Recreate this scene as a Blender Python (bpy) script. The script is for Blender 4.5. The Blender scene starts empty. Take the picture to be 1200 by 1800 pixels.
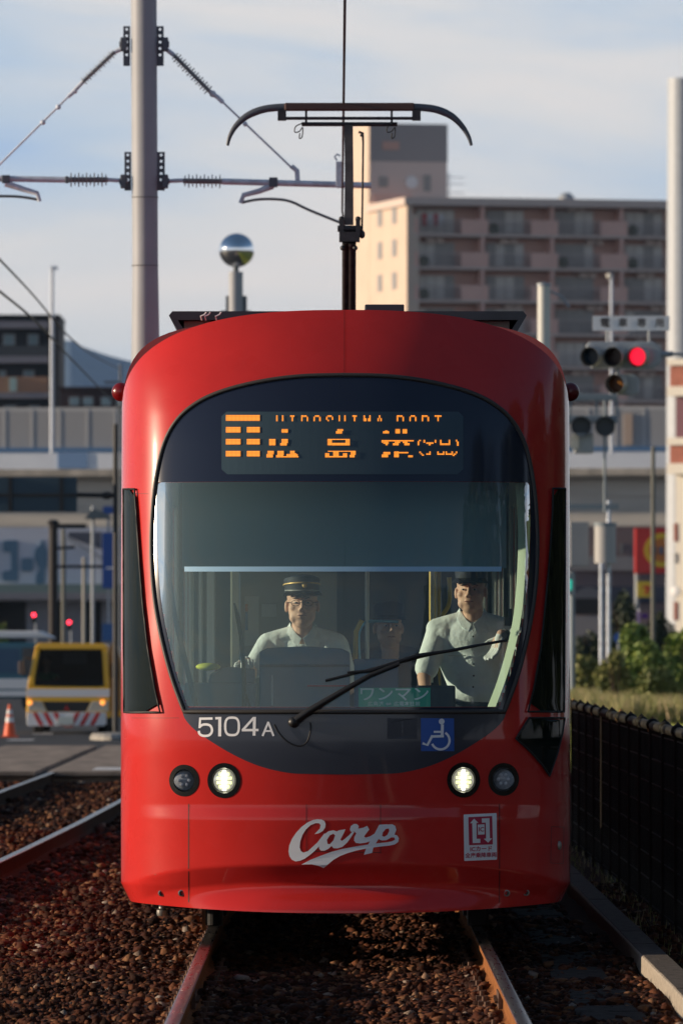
import bpy, bmesh, math, random
import numpy as np
from mathutils import Vector, Matrix
from mathutils.geometry import tessellate_polygon
random.seed(7); np.random.seed(7)
R = math.radians
C = bpy.context.scene.collection
SC = bpy.context.scene

# ------------------------------------------------------------------ camera
CAMX, CAMZ, FPX = -0.05, 1.616, 14490.0          # eye position, focal length in photo pixels (1200 x 1800)
cd = bpy.data.cameras.new('camera'); cam = bpy.data.objects.new('camera', cd); C.objects.link(cam)
cam.location = (CAMX, 0, CAMZ); cam.rotation_euler = (R(90), 0, 0)
cd.sensor_fit = 'VERTICAL'; cd.sensor_height = 36.0; cd.sensor_width = 24.0
cd.lens = FPX / 1800 * 36.0
cd.shift_x = (600 - 591) / 1800.0
cd.shift_y = (1131 - 900) / 1800.0
cd.clip_start = 1.0; cd.clip_end = 20000
cd.dof.use_dof = True; cd.dof.focus_distance = 44.7; cd.dof.aperture_fstop = 9.0
SC.camera = cam

# ------------------------------------------------------------------ light
SUN_EL, SUN_FRONT = 11.0, 2.5       # elevation; degrees the sun stands on the camera's side of straight left
SC.view_settings.view_transform = 'Standard'; SC.view_settings.look = 'None'
SC.view_settings.exposure = 0.32; SC.view_settings.gamma = 1.0; SC.view_settings.use_curve_mapping = False
SC.cycles.use_denoising = True
SC.cycles.max_bounces = 8; SC.cycles.transparent_max_bounces = 16
SC.cycles.caustics_reflective = False; SC.cycles.caustics_refractive = False
sd = bpy.data.lights.new('sun', 'SUN'); sd.energy = 4.5; sd.angle = R(0.5); sd.color = (1.0, 0.80, 0.58)
sun = bpy.data.objects.new('sun', sd); C.objects.link(sun)
to_sun = Vector((-math.cos(R(SUN_FRONT)) * math.cos(R(SUN_EL)), -math.sin(R(SUN_FRONT)) * math.cos(R(SUN_EL)), math.sin(R(SUN_EL))))
sun.rotation_euler = to_sun.to_track_quat('Z', 'Y').to_euler()
wd = bpy.data.worlds.new('World'); SC.world = wd; wd.use_nodes = True
nt = wd.node_tree; nt.nodes.clear()
def wn(t, **k):
    n = nt.nodes.new(t)
    for a, b in k.items(): setattr(n, a, b)
    return n
wout = wn('ShaderNodeOutputWorld'); wbg = wn('ShaderNodeBackground'); wbg.inputs[1].default_value = 0.10
tc = wn('ShaderNodeTexCoord')
sky = wn('ShaderNodeTexSky', sky_type='NISHITA'); sky.sun_disc = False
sky.sun_elevation = R(SUN_EL); sky.sun_rotation = R(-90 - SUN_FRONT)
sky.air_density = 1.0; sky.dust_density = 0.6; sky.ozone_density = 2.0
sepx = wn('ShaderNodeSeparateXYZ'); nt.links.new(tc.outputs['Generated'], sepx.inputs[0])
# look a little higher into the sky dome than the view: the air over the city is clear and blue
mz = wn('ShaderNodeMath', operation='MULTIPLY_ADD'); mz.inputs[1].default_value = 1.6; mz.inputs[2].default_value = 0.12
nt.links.new(sepx.outputs[2], mz.inputs[0])
comb = wn('ShaderNodeCombineXYZ'); nt.links.new(sepx.outputs[0], comb.inputs[0]); nt.links.new(sepx.outputs[1], comb.inputs[1]); nt.links.new(mz.outputs[0], comb.inputs[2])
nrm = wn('ShaderNodeVectorMath', operation='NORMALIZE'); nt.links.new(comb.outputs[0], nrm.inputs[0]); nt.links.new(nrm.outputs[0], sky.inputs[0])
# clouds: long soft streaks
mp = wn('ShaderNodeMapping'); mp.inputs['Rotation'].default_value = (0, R(-14), 0); mp.inputs['Scale'].default_value = (9, 9, 48)
mp.inputs['Location'].default_value = (3.1, 0.4, 1.85)
nt.links.new(tc.outputs['Generated'], mp.inputs[0])
no = wn('ShaderNodeTexNoise'); no.inputs['Scale'].default_value = 1.0; no.inputs['Detail'].default_value = 7; no.inputs['Roughness'].default_value = 0.52
no.inputs['Distortion'].default_value = 0.4
nt.links.new(mp.outputs[0], no.inputs[0])
rampc = wn('ShaderNodeValToRGB'); e = rampc.color_ramp.elements
e[0].position = 0.30; e[0].color = (3.0, 4.3, 6.4, 1); e[1].position = 0.72; e[1].color = (7.5, 6.7, 6.2, 1)
for p_, c_ in ((0.42, (4.4, 5.2, 6.2, 1)), (0.54, (6.0, 6.0, 6.1, 1))):
    q_ = e.new(p_); q_.color = c_
nt.links.new(no.outputs[0], rampc.inputs[0])
# pale grey-white haze low over the horizon
veil = wn('ShaderNodeMapRange', interpolation_type='SMOOTHSTEP'); veil.inputs['From Min'].default_value = 0.0; veil.inputs['From Max'].default_value = 0.066
veil.inputs['To Min'].default_value = 0.95; veil.inputs['To Max'].default_value = 0.0
nt.links.new(sepx.outputs[2], veil.inputs['Value'])
lowc = wn('ShaderNodeMix', data_type='RGBA'); nt.links.new(veil.outputs[0], lowc.inputs[0]); nt.links.new(rampc.outputs[0], lowc.inputs[6]); lowc.inputs[7].default_value = (5.9, 5.95, 6.0, 1)
# the thin cloud sheet lies low in the sky beyond the tram; overhead and behind it is clear
fadec = wn('ShaderNodeMapRange', interpolation_type='SMOOTHSTEP'); fadec.inputs['From Min'].default_value = 0.10; fadec.inputs['From Max'].default_value = 0.36; fadec.inputs['To Min'].default_value = 1.0; fadec.inputs['To Max'].default_value = 0.0
nt.links.new(sepx.outputs[2], fadec.inputs['Value'])
fy = wn('ShaderNodeMapRange', interpolation_type='SMOOTHSTEP'); fy.inputs['From Min'].default_value = -0.35; fy.inputs['From Max'].default_value = 0.6; fy.inputs['To Min'].default_value = 1.0; fy.inputs['To Max'].default_value = 1.0
nt.links.new(sepx.outputs[1], fy.inputs['Value'])
mf_ = wn('ShaderNodeMath', operation='MULTIPLY'); nt.links.new(fy.outputs[0], mf_.inputs[0]); nt.links.new(fadec.outputs[0], mf_.inputs[1])
mixw = wn('ShaderNodeMix', data_type='RGBA'); nt.links.new(mf_.outputs[0], mixw.inputs[0])
nt.links.new(sky.outputs[0], mixw.inputs[6]); nt.links.new(lowc.outputs[2], mixw.inputs[7])
nt.links.new(mixw.outputs[2], wbg.inputs[0]); nt.links.new(wbg.outputs[0], wout.inputs[0])

# ------------------------------------------------------------------ helpers
def W(px, py, Y):                      # photo pixel at distance Y -> X, Z
    return CAMX + (px - 591) * Y / FPX, CAMZ + (1131 - py) * Y / FPX
def WX(px, Y): return CAMX + (px - 591) * Y / FPX
def WZ(py, Y): return CAMZ + (1131 - py) * Y / FPX

ORG = {}
def org_of(p): return ORG.get(p.name, Vector((0, 0, 0))) if p else Vector((0, 0, 0))
def tag(o, label=None, cat=None, group=None, kind=None):
    if label: o['label'] = label
    if cat: o['category'] = cat
    if group: o['group'] = group
    if kind: o['kind'] = kind
    return o
def thing(name, label, cat, loc=(0, 0, 0), group=None, rotz=0):
    o = bpy.data.objects.new(name, None); C.objects.link(o); o.location = loc; o.rotation_euler = (0, 0, rotz)
    o.empty_display_size = 0.2
    ORG[o.name] = Vector(loc) if rotz == 0 else Vector((0, 0, 0))
    return tag(o, label, cat, group)
def link_mesh(name, me, mat, parent=None, org=None, smooth=None, bevel=0, local=False):
    ob = bpy.data.objects.new(name, me); C.objects.link(ob)
    if mat: me.materials.append(mat)
    if parent is not None:
        o = org_of(parent); ob.parent = parent; ORG[ob.name] = o
        if o.length and not local: me.transform(Matrix.Translation(-o))
    elif org is not None:
        o = Vector(org); me.transform(Matrix.Translation(-o)); ob.location = o; ORG[ob.name] = o
    if smooth is not None:
        me.polygons.foreach_set('use_smooth', [True] * len(me.polygons))
        me.set_sharp_from_angle(angle=R(smooth))
    if bevel:
        m = ob.modifiers.new('bevel', 'BEVEL'); m.width = bevel; m.segments = 2; m.limit_method = 'ANGLE'; m.angle_limit = R(40)
    return ob
class MB:
    def __init__(s): s.v = []; s.f = []
    def add(s, v, f):
        b = len(s.v); s.v.extend([tuple(p) for p in v]); s.f.extend([tuple(i + b for i in q) for q in f]); return s
    def box(s, x0, x1, y0, y1, z0, z1):
        if x0 > x1: x0, x1 = x1, x0
        if y0 > y1: y0, y1 = y1, y0
        if z0 > z1: z0, z1 = z1, z0
        return s.add([(x0,y0,z0),(x1,y0,z0),(x1,y1,z0),(x0,y1,z0),(x0,y0,z1),(x1,y0,z1),(x1,y1,z1),(x0,y1,z1)],
                     [(0,3,2,1),(4,5,6,7),(0,1,5,4),(1,2,6,5),(2,3,7,6),(3,0,4,7)])
    def tube(s, p0, p1, r0, r1=None, n=12, caps=True):
        return s.path([p0, p1], [r0, r0 if r1 is None else r1], n, caps)
    def path(s, pts, r, n=10, caps=True, closed=False, flat=1.0):
        pts = [Vector(p) for p in pts]; m = len(pts)
        rs = r if isinstance(r, (list, tuple)) else [r] * m
        t0 = (pts[1] - pts[0]).normalized(); up = Vector((0, 0, 1)) if abs(t0.z) < 0.9 else Vector((0, 1, 0))
        a = t0.cross(up).normalized(); vs = []
        for i, p in enumerate(pts):
            q0 = pts[(i - 1) % m] if closed else pts[max(0, i - 1)]; q1 = pts[(i + 1) % m] if closed else pts[min(m - 1, i + 1)]
            t = (q1 - q0).normalized(); a = (a - t * a.dot(t)).normalized(); b = t.cross(a)
            for k in range(n):
                an = 2 * math.pi * k / n; vs.append(p + (a * math.cos(an) + b * math.sin(an) * flat) * rs[i])
        fs = []
        for i in range(m if closed else m - 1):
            j = (i + 1) % m
            for k in range(n):
                l = (k + 1) % n; fs.append((i*n+k, i*n+l, j*n+l, j*n+k))
        if caps and not closed: fs.append(tuple(range(n))[::-1]); fs.append(tuple((m-1)*n + k for k in range(n)))
        return s.add(vs, fs)
    def ell(s, c, rx, ry=None, rz=None, nu=20, nv=12, rot=None):
        ry = rx if ry is None else ry; rz = rx if rz is None else rz; vs = []; fs = []; c = Vector(c)
        for j in range(nv + 1):
            th = math.pi * j / nv
            for i in range(nu):
                ph = 2 * math.pi * i / nu
                v = Vector((rx*math.sin(th)*math.cos(ph), ry*math.sin(th)*math.sin(ph), rz*math.cos(th)))
                if rot: v = rot @ v
                vs.append(c + v)
        for j in range(nv):
            for i in range(nu):
                k = (i + 1) % nu; fs.append((j*nu+i, (j+1)*nu+i, (j+1)*nu+k, j*nu+k))
        return s.add(vs, fs)
    def lathe(s, c, prof, n=24, axis='z', sx=1, sy=1):      # prof: (r, h)
        vs = []; fs = []; m = len(prof); c = Vector(c)
        for r, h in prof:
            for k in range(n):
                a = 2*math.pi*k/n; x, y = r*math.cos(a)*sx, r*math.sin(a)*sy
                vs.append(c + (Vector((x, y, h)) if axis == 'z' else Vector((x, h, y)) if axis == 'y' else Vector((h, x, y))))
        for i in range(m - 1):
            for k in range(n):
                l = (k+1) % n; fs.append((i*n+k, i*n+l, (i+1)*n+l, (i+1)*n+k))
        return s.add(vs, fs)
    def prism(s, poly, y0, y1, axis='y'):                   # poly in (x,z) extruded along y, (y,z) along x, (x,y) along z
        n = len(poly)
        def mk(p, h): return (p[0], h, p[1]) if axis == 'y' else (h, p[0], p[1]) if axis == 'x' else (p[0], p[1], h)
        vs = [mk(p, y0) for p in poly] + [mk(p, y1) for p in poly]
        tr = tessellate_polygon([[Vector((p[0], p[1], 0)) for p in poly]])
        fs = [tuple(t) for t in tr] + [tuple(i + n for i in reversed(t)) for t in tr]
        fs += [(i, (i+1) % n, (i+1) % n + n, i + n) for i in range(n)]
        return s.add(vs, fs)
    def build(s, name, mat, parent=None, org=None, smooth=None, bevel=0, local=False, fixn=True):
        me = bpy.data.meshes.new(name); me.from_pydata(s.v, [], s.f)
        if fixn:
            bm = bmesh.new(); bm.from_mesh(me); bmesh.ops.recalc_face_normals(bm, faces=bm.faces); bm.to_mesh(me); bm.free()
        me.update()
        return link_mesh(name, me, mat, parent, org, smooth, bevel, local)
def copy_tree(o, parent=None):
    c = o.copy(); C.objects.link(c)
    if parent: c.parent = parent; c.matrix_parent_inverse = o.matrix_parent_inverse.copy()
    for ch in list(o.children): copy_tree(ch, c)
    return c

# ------------------------------------------------------------------ materials
MATS = {}
def mat(name, col, rough=0.6, metal=0.0, noise=0.0, nscale=8.0, bump=0.0, bscale=30.0, coat=0.0, spec=None, emit=None, estr=0.0, col2=None, stretch=(1,1,1), ior=None, rvar=0.0):
    if name in MATS: return MATS[name]
    m = bpy.data.materials.new(name); m.use_nodes = True; t = m.node_tree; b = t.nodes['Principled BSDF']
    b.inputs['Base Color'].default_value = (*col, 1); b.inputs['Roughness'].default_value = rough; b.inputs['Metallic'].default_value = metal
    if coat: b.inputs['Coat Weight'].default_value = coat; b.inputs['Coat Roughness'].default_value = 0.06
    if spec is not None: b.inputs['Specular IOR Level'].default_value = spec
    if emit: b.inputs['Emission Color'].default_value = (*emit, 1); b.inputs['Emission Strength'].default_value = estr
    if noise or col2 or bump or rvar:
        tcn = t.nodes.new('ShaderNodeTexCoord'); mpn = t.nodes.new('ShaderNodeMapping'); mpn.inputs['Scale'].default_value = stretch
        t.links.new(tcn.outputs['Object'], mpn.inputs[0])
    if noise or col2:
        n = t.nodes.new('ShaderNodeTexNoise'); n.inputs['Scale'].default_value = nscale; n.inputs['Detail'].default_value = 6; n.inputs['Roughness'].default_value = 0.6
        t.links.new(mpn.outputs[0], n.inputs[0])
        r = t.nodes.new('ShaderNodeValToRGB'); c2 = col2 if col2 else tuple(max(0, c*(1-noise)) for c in col)
        c1 = col if col2 else tuple(min(1, c*(1+noise)) for c in col)
        r.color_ramp.elements[0].position = 0.34; r.color_ramp.elements[1].position = 0.66
        r.color_ramp.elements[0].color = (*c2, 1); r.color_ramp.elements[1].color = (*c1, 1)
        t.links.new(n.outputs[0], r.inputs[0]); t.links.new(r.outputs[0], b.inputs['Base Color'])
    if rvar:
        n3 = t.nodes.new('ShaderNodeTexNoise'); n3.inputs['Scale'].default_value = nscale*1.7; t.links.new(mpn.outputs[0], n3.inputs[0])
        mr = t.nodes.new('ShaderNodeMapRange'); mr.inputs['To Min'].default_value = max(0, rough-rvar); mr.inputs['To Max'].default_value = rough+rvar
        t.links.new(n3.outputs[0], mr.inputs[0]); t.links.new(mr.outputs[0], b.inputs['Roughness'])
    if bump:
        n2 = t.nodes.new('ShaderNodeTexNoise'); n2.inputs['Scale'].default_value = bscale; n2.inputs['Detail'].default_value = 5
        t.links.new(mpn.outputs[0], n2.inputs[0])
        bp = t.nodes.new('ShaderNodeBump'); bp.inputs['Strength'].default_value = bump; bp.inputs['Distance'].default_value = 0.02
        t.links.new(n2.outputs[0], bp.inputs['Height']); t.links.new(bp.outputs[0], b.inputs['Normal'])
    MATS[name] = m; return m
def thin_glass(name, tint, ior=1.55, rough=0.0, haze=0.0, hazecol=(0.3,0.4,0.45)):
    m = bpy.data.materials.new(name); m.use_nodes = True; t = m.node_tree; t.nodes.clear()
    o = t.nodes.new('ShaderNodeOutputMaterial'); mx = t.nodes.new('ShaderNodeMixShader'); tr = t.nodes.new('ShaderNodeBsdfTransparent')
    tr.inputs[0].default_value = (*tint, 1); g = t.nodes.new('ShaderNodeBsdfGlossy'); g.inputs['Roughness'].default_value = rough
    f = t.nodes.new('ShaderNodeFresnel'); f.inputs[0].default_value = ior
    t.links.new(f.outputs[0], mx.inputs[0]); t.links.new(tr.outputs[0], mx.inputs[1]); t.links.new(g.outputs[0], mx.inputs[2])
    last = mx
    if haze:
        d = t.nodes.new('ShaderNodeBsdfDiffuse'); d.inputs[0].default_value = (*hazecol, 1); m2 = t.nodes.new('ShaderNodeMixShader'); m2.inputs[0].default_value = haze
        t.links.new(mx.outputs[0], m2.inputs[1]); t.links.new(d.outputs[0], m2.inputs[2]); last = m2
    t.links.new(last.outputs[0], o.inputs[0]); MATS[name] = m; return m

RED = mat('tram_red_paint', (0.58, 0.028, 0.024), 0.28, noise=0.06, nscale=3, coat=0.75, rvar=0.05, spec=.08)
MASK = mat('dark_navy_glass_mask', (0.016, 0.021, 0.042), 0.10, spec=0.6)
LOWMASK = mat('dark_navy_paint', (0.03, 0.036, 0.055), 0.30, coat=0.3)
RUBBER = mat('black_rubber', (0.018, 0.018, 0.018), 0.65)
BLACKM = mat('black_metal', (0.02, 0.02, 0.021), 0.5, noise=0.3, nscale=20)
GREYM = mat('grey_metal', (0.30, 0.34, 0.39), 0.45, metal=0.0, noise=0.15, nscale=12)
GALV = mat('galvanised_steel', (0.64, 0.70, 0.80), 0.5, metal=0.0, noise=0.18, nscale=10)
WHITE = mat('white_paint', (0.78, 0.79, 0.80), 0.5)
CHROME = mat('mirror_steel', (0.92, 0.94, 0.96), 0.035, metal=1.0)
GLASS = thin_glass('windshield_glass', (0.76, 0.93, 0.93), 1.58, haze=0.11, hazecol=(0.45,0.70,0.75))
SIDEGLASS = thin_glass('side_glass', (0.88, 0.92, 0.90), 1.35)
DARKGLASS = mat('dark_glass', (0.012, 0.018, 0.018), 0.06, spec=0.7)
# ------------------------------------------------------------------ ground and track
def ngrid_material(): pass
M_BALLAST = mat('ballast_brown', (0.035, 0.015, 0.010), 0.9, spec=.05, noise=0.5, nscale=9, bump=0.6, bscale=40)
M_GROUND = mat('far_ground', (0.10, 0.10, 0.095), 0.9, noise=0.2, nscale=0.5)
M_ASPH = mat('asphalt', (0.055, 0.056, 0.06), 0.85, spec=.2, noise=0.25, nscale=3.0, bump=0.2)
M_CONC = mat('concrete', (0.34, 0.32, 0.29), 0.85, noise=0.2, nscale=6, bump=0.3, bscale=60)
M_CONCD = mat('dirty_concrete', (0.06, 0.052, 0.048), 0.95, spec=.05, noise=0.4, nscale=14, bump=0.5, bscale=70)
M_KERB = mat('kerb_stone', (0.36, 0.31, 0.25), 0.85, noise=0.3, nscale=22, bump=0.6, bscale=90)
def sheet(name, x0, x1, y0, y1, z, m, kind='structure'):
    o = MB().add([(x0,y0,z),(x1,y0,z),(x1,y1,z),(x0,y1,z)], [(0,1,2,3)]).build(name, m, fixn=False); tag(o, kind=kind); return o
sheet('ground', -9000, 9000, -3000, 12000, -0.38, M_GROUND)
# ballast bed: one rolling sheet
nx, ny = 60, 260; bv = []; bf = []
def bedz(x, y):
    return -0.178 + 0.012*math.sin(x*3.1+y*1.3) + 0.010*math.sin(y*2.7-x*5) + (0.02 if abs(x) > 0.9 else 0) + .042*math.exp(-((abs(x)-.75)/.13)**2)
for j in range(ny+1):
    y = -20 + 124*j/ny
    for i in range(nx+1):
        x = -5.5 + 7.5*i/nx; bv.append((x, y, bedz(x, y) if y > 25 else -0.16))
for j in range(ny):
    for i in range(nx): a = j*(nx+1)+i; bf.append((a, a+1, a+nx+2, a+nx+1))
tag(MB().add(bv, bf).build('ballast_bed', M_BALLAST, smooth=60, fixn=False), kind='structure')
sheet('verge', 1.95, 9, -20, 104, -0.19, M_BALLAST)
sheet('verge', -30, -5.4, -20, 62, -0.19, M_BALLAST)

# loose stones: one mesh of many small faceted rocks
base = [(1,0,0),(-1,.1,.2),(0,1,-.1),(0,-1,.15),(.1,0,.9),(0,0,-.8),(.75,.7,.55),(-.7,.75,.3),(-.72,-.7,.6)]
def hull_faces(pts):
    bm = bmesh.new(); [bm.verts.new(p) for p in pts]; bmesh.ops.convex_hull(bm, input=bm.verts)
    bm.verts.ensure_lookup_table(); bm.verts.index_update()
    v = np.array([x.co[:] for x in bm.verts]); f = np.array([[q.index for q in t.verts] for t in bm.faces if len(t.verts) == 3]); bm.free(); return v, f
protos = []
for k in range(10):
    pts = [tuple(c*random.uniform(0.6, 1.2) for c in p) for p in base]; protos.append(hull_faces(pts))
def stones(pos, size):
    V = []; F = []; off = 0
    pos = np.array(pos); size = np.array(size); n = len(pos); which = np.random.randint(0, len(protos), n)
    for k, (pv, pf) in enumerate(protos):
        idx = np.where(which == k)[0]
        if len(idx) == 0: continue
        a = np.random.rand(len(idx), 3)*6.28; ca, sa = np.cos(a), np.sin(a)
        Rz = np.zeros((len(idx),3,3)); Rz[:,0,0]=ca[:,0]; Rz[:,0,1]=-sa[:,0]; Rz[:,1,0]=sa[:,0]; Rz[:,1,1]=ca[:,0]; Rz[:,2,2]=1
        Rx = np.zeros_like(Rz); t = (a[:,1]-3.14)*0.25; Rx[:,0,0]=1; Rx[:,1,1]=np.cos(t); Rx[:,1,2]=-np.sin(t); Rx[:,2,1]=np.sin(t); Rx[:,2,2]=np.cos(t)
        sc = size[idx][:,None]*np.random.uniform(0.7,1.25,(len(idx),3))*np.array([1,1,0.75])
        v = np.einsum('nij,nvj->nvi', Rx@Rz, pv[None]*sc[:,None,:]) + pos[idx][:,None,:]
        m = len(pv); V.append(v.reshape(-1,3)); F.append((pf[None]+(np.arange(len(idx))*m)[:,None,None]+off).reshape(-1,3)); off += m*len(idx)
    return np.vstack(V), np.vstack(F)
def np_mesh(name, V, F):
    me = bpy.data.meshes.new(name); me.vertices.add(len(V)); me.vertices.foreach_set('co', V.astype(np.float32).ravel())
    k = F.shape[1]; me.loops.add(F.size); me.loops.foreach_set('vertex_index', F.astype(np.int32).ravel())
    me.polygons.add(len(F)); me.polygons.foreach_set('loop_start', np.arange(0, F.size, k, dtype=np.int32)); me.update(calc_edges=True); return me
def rail_center_left(y):
    return float(np.interp(y, [20, 50, 62, 75, 87, 110, 130, 200], [-4.1, -3.55, -3.31, -3.14, -3.02, -2.84, -2.70, -2.5]))
P = []; S = []
def scatter(x0, x1, y0, y1, dens, smin, smax, avoid=True):
    n = int((x1-x0)*(y1-y0)*dens)
    xs = np.random.uniform(x0,x1,n); ys = np.random.uniform(y0,y1,n)
    for x, y in zip(xs, ys):
        if avoid and (abs(abs(x)-0.75) < 0.048): continue
        c = rail_center_left(y)
        if x < -1.5 and abs(abs(x-c)-0.75) < 0.075: continue
        s = random.uniform(smin, smax) * (1.45 if random.random() < 0.10 else 1)
        P.append((x, y, bedz(x,y)+random.uniform(-0.3,0.6)*s)); S.append(s)
scatter(-2.4, 1.55, 30, 46, 900, 0.010, 0.029)
scatter(-3.6, 1.45, 46, 62, 520, 0.013, 0.032)
scatter(-5.0, -1.3, 62, 104, 130, 0.02, 0.042)
scatter(-5.4, -2.4, 30, 46, 200, 0.015, 0.035); scatter(-5.4, -3.6, 46, 62, 180, 0.015, 0.035)
scatter(1.80, 2.3, 36, 60, 200, 0.012, 0.028)
scatter(1.40, 1.58, 36, 50, 90, 0.012, 0.026)
V, F = stones(P, S)
M_STONE = bpy.data.materials.new('ballast_stone'); M_STONE.use_nodes = True
t = M_STONE.node_tree; b = t.nodes['Principled BSDF']; b.inputs['Roughness'].default_value = 0.8; b.inputs['Specular IOR Level'].default_value = 0.15
ge = t.nodes.new('ShaderNodeNewGeometry'); rp = t.nodes.new('ShaderNodeValToRGB')
e = rp.color_ramp.elements; e[0].color = (0.028,0.011,0.007,1); e[1].color = (0.40,0.34,0.29,1); e[1].position = 1.0
for p, c in ((0.35,(0.050,0.015,0.008,1)),(0.65,(0.10,0.030,0.014,1)),(0.86,(0.19,0.066,0.028,1)),(0.975,(0.32,0.16,0.08,1))):
    q = e.new(p); q.color = c
t.links.new(ge.outputs['Random Per Island'], rp.inputs[0])
nn = t.nodes.new('ShaderNodeTexNoise'); nn.inputs['Scale'].default_value = 55; tcn = t.nodes.new('ShaderNodeTexCoord'); t.links.new(tcn.outputs['Object'], nn.inputs[0])
mm = t.nodes.new('ShaderNodeMix'); mm.data_type = 'RGBA'; mm.blend_type = 'MULTIPLY'; mm.inputs[0].default_value = 0.7
t.links.new(rp.outputs[0], mm.inputs[6]); t.links.new(nn.outputs[0], mm.inputs[7]); t.links.new(mm.outputs[2], b.inputs['Base Color'])
bp = t.nodes.new('ShaderNodeBump'); bp.inputs['Strength'].default_value = 0.5; bp.inputs['Distance'].default_value = 0.01; t.links.new(nn.outputs[0], bp.inputs['Height']); t.links.new(bp.outputs[0], b.inputs['Normal'])
bs = link_mesh('ballast_stones', np_mesh('ballast_stones', V, F), M_STONE); tag(bs, 'loose reddish brown ballast stones packed round the rails', 'ballast', kind='stuff')
st = MB().ell((0,0,0), .034, .03, .022, 8, 6)
st.v = [tuple(np.array(v)*random.uniform(.8,1.2)+np.array((WX(640,36.4),36.4,-0.105))) for v in st.v]
tag(st.build('stone', mat('pale_stone',(0.6,0.58,0.55),0.8), org=(WX(640,36.4),36.4,-0.13)), 'single pale grey stone lying between the rails', 'stone')

# rails
M_RAILSIDE = mat('rusty_rail', (0.26, 0.105, 0.04), 0.85, spec=.04, noise=0.35, nscale=14, bump=0.3)
M_RAILTOP = mat('polished_rail_head', (0.17, 0.155, 0.15), 0.30, metal=1.0, noise=0.25, nscale=4, stretch=(8,0.3,1), rvar=0.12)
prof = [(-.0635,-.158),(.0635,-.158),(.0635,-.147),(.02,-.132),(.008,-.12),(.008,-.045),(.03,-.035),(.0325,-.012),(.0325,-.006),(-.0325,-.006),(-.0325,-.012),(-.03,-.035),(-.008,-.045),(-.008,-.12),(-.02,-.132),(-.0635,-.147)]
capp = [(-.0325,-.006),(.0325,-.006),(.031,-.002),(.026,0),(-.026,0),(-.031,-.002)]
def sweep(path, pr):
    n = len(pr); vs = []; fs = []
    for x, y, z in path:
        for a, h in pr: vs.append((x+a, y, z+h))
    for i in range(len(path)-1):
        for k in range(n): l = (k+1) % n; fs.append((i*n+k, i*n+l, (i+1)*n+l, (i+1)*n+k))
    return vs, fs
def rail(path, label, grp, side=None):
    v, f = sweep(path, prof); body = MB().add(v, f)
    o = thing('rail', label, 'rail', path[0], group=None)
    body.build('rail_web', side or M_RAILSIDE, o, smooth=30)
    v, f = sweep(path, capp); MB().add(v, f).build('rail_head', M_RAILTOP, o, smooth=50)
    return o
for s, lb in ((-1, 'left rail of the track under the red tram, mirroring red paint'), (1, 'right rail of the track under the red tram, sunlit rusty side')):
    r_ = rail([(s*.75, y, 0) for y in (8, 45, 90, 170)], lb, '')
    m = MB()
    for k in range(26):
        y = 34.0 + k*0.62
        for d in (-1, 1):
            if k == 0 and d < 0:
                m.box(-.03, .03, -.045, .045, -.152, -.128); m.tube((0,0,-.145),(0,0,-.105),.012,n=6)
                cl = m.build('rail_fastening', mat('rusty_steel',(0.10,0.05,0.03),0.8,noise=.3))
            else: cl = cl.copy(); C.objects.link(cl)
            cl.parent = r_; cl.location = (s*.75+d*.08 - org_of(r_).x, y - org_of(r_).y, 0)
    j = MB(); 
    for d in (-1, 1): j.box(s*.75+d*.012, s*.75+d*.03, 39.2, 39.75, -.125, -.05)
    for y in (39.27, 39.4, 39.55, 39.68):
        j.tube((s*.75-.045,y,-.088),(s*.75+.045,y,-.088),.013,n=6)
    j.build('joint_bar', mat('rusty_steel',(0,0,0)), r_)
ys = list(range(0, 171, 5))
for s, lb in ((-1, 'far rail of the empty track at the left edge'), (1, 'near rail of the empty track left of the tram')):
    rail([(rail_center_left(y)+s*.75, y, -0.01) for y in ys], lb, '', mat('shaded_rail_side',(0.04,0.022,0.015),.9,spec=.03,noise=.3))  # shade on these rail sides is put into the darker colour
m = MB()
for k in range(60):
    y = 30.2 + k*0.62; m.box(-1.02, 1.02, y, y+.22, -.28, -.192)
tag(m.build('sleepers', M_CONCD, bevel=.01), kind='structure')

# kerb, gutter slabs and the strip by the fence
m = MB(); ktop = MB(); y = 30.0
while y < 74:
    h_ = random.uniform(-.003,.003); m.box(1.588, 1.735, y+.004, y+1.992, -0.30, -0.062+h_); ktop.box(1.598, 1.728, y+.012, y+1.984, -0.0615+h_, -0.058+h_); y += 2.0
tag(m.build('kerb', M_KERB, bevel=.012), kind='structure'); tag(ktop.build('kerb', mat('kerb_grime', (0.085,0.07,0.06), .95, noise=.5, nscale=18, bump=.5, bscale=60)), kind='structure')
m = MB(); y = 30.3
while y < 72:
    w = random.uniform(-.02,.02); m.box(1.10+w, 1.40+w, y+.006, y+.594, -0.26, -0.135+random.uniform(-.006,.004)); y += .6
tag(m.build('gutter', M_CONCD, bevel=.012), kind='structure')

# road, crossing
RY0, RY1 = 131, 460
def road_z(y): return -0.02
ROADZ = [(104,-.05),(134,-.055),(150,-.15),(168,-.21),(250,-.30),(700,-.32)]
def rz(y): return float(np.interp(y, [a for a, b in ROADZ], [b for a, b in ROADZ]))
rv = []
for yy, zz in ROADZ: rv += [(-160, yy, zz), (60, yy, zz)]
tag(MB().add(rv, [(2*i, 2*i+1, 2*i+3, 2*i+2) for i in range(len(ROADZ)-1)]).build('road', M_ASPH, fixn=False), kind='structure')
M_XING = mat('crossing_slab', (0.26, 0.20, 0.155), 0.85, noise=0.4, nscale=2.5, stretch=(1,.3,1))
m = MB(); c0 = [104.2, 130]
for a, bx in ((-5.3,-3.86),(-3.70,-2.22),(-2.08,-.82),(-.68,.68),(.82,1.95)):
    m.box(a, bx, 104.2, 131, -.3, -.004)
tag(m.build('crossing', M_XING), kind='structure')
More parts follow.
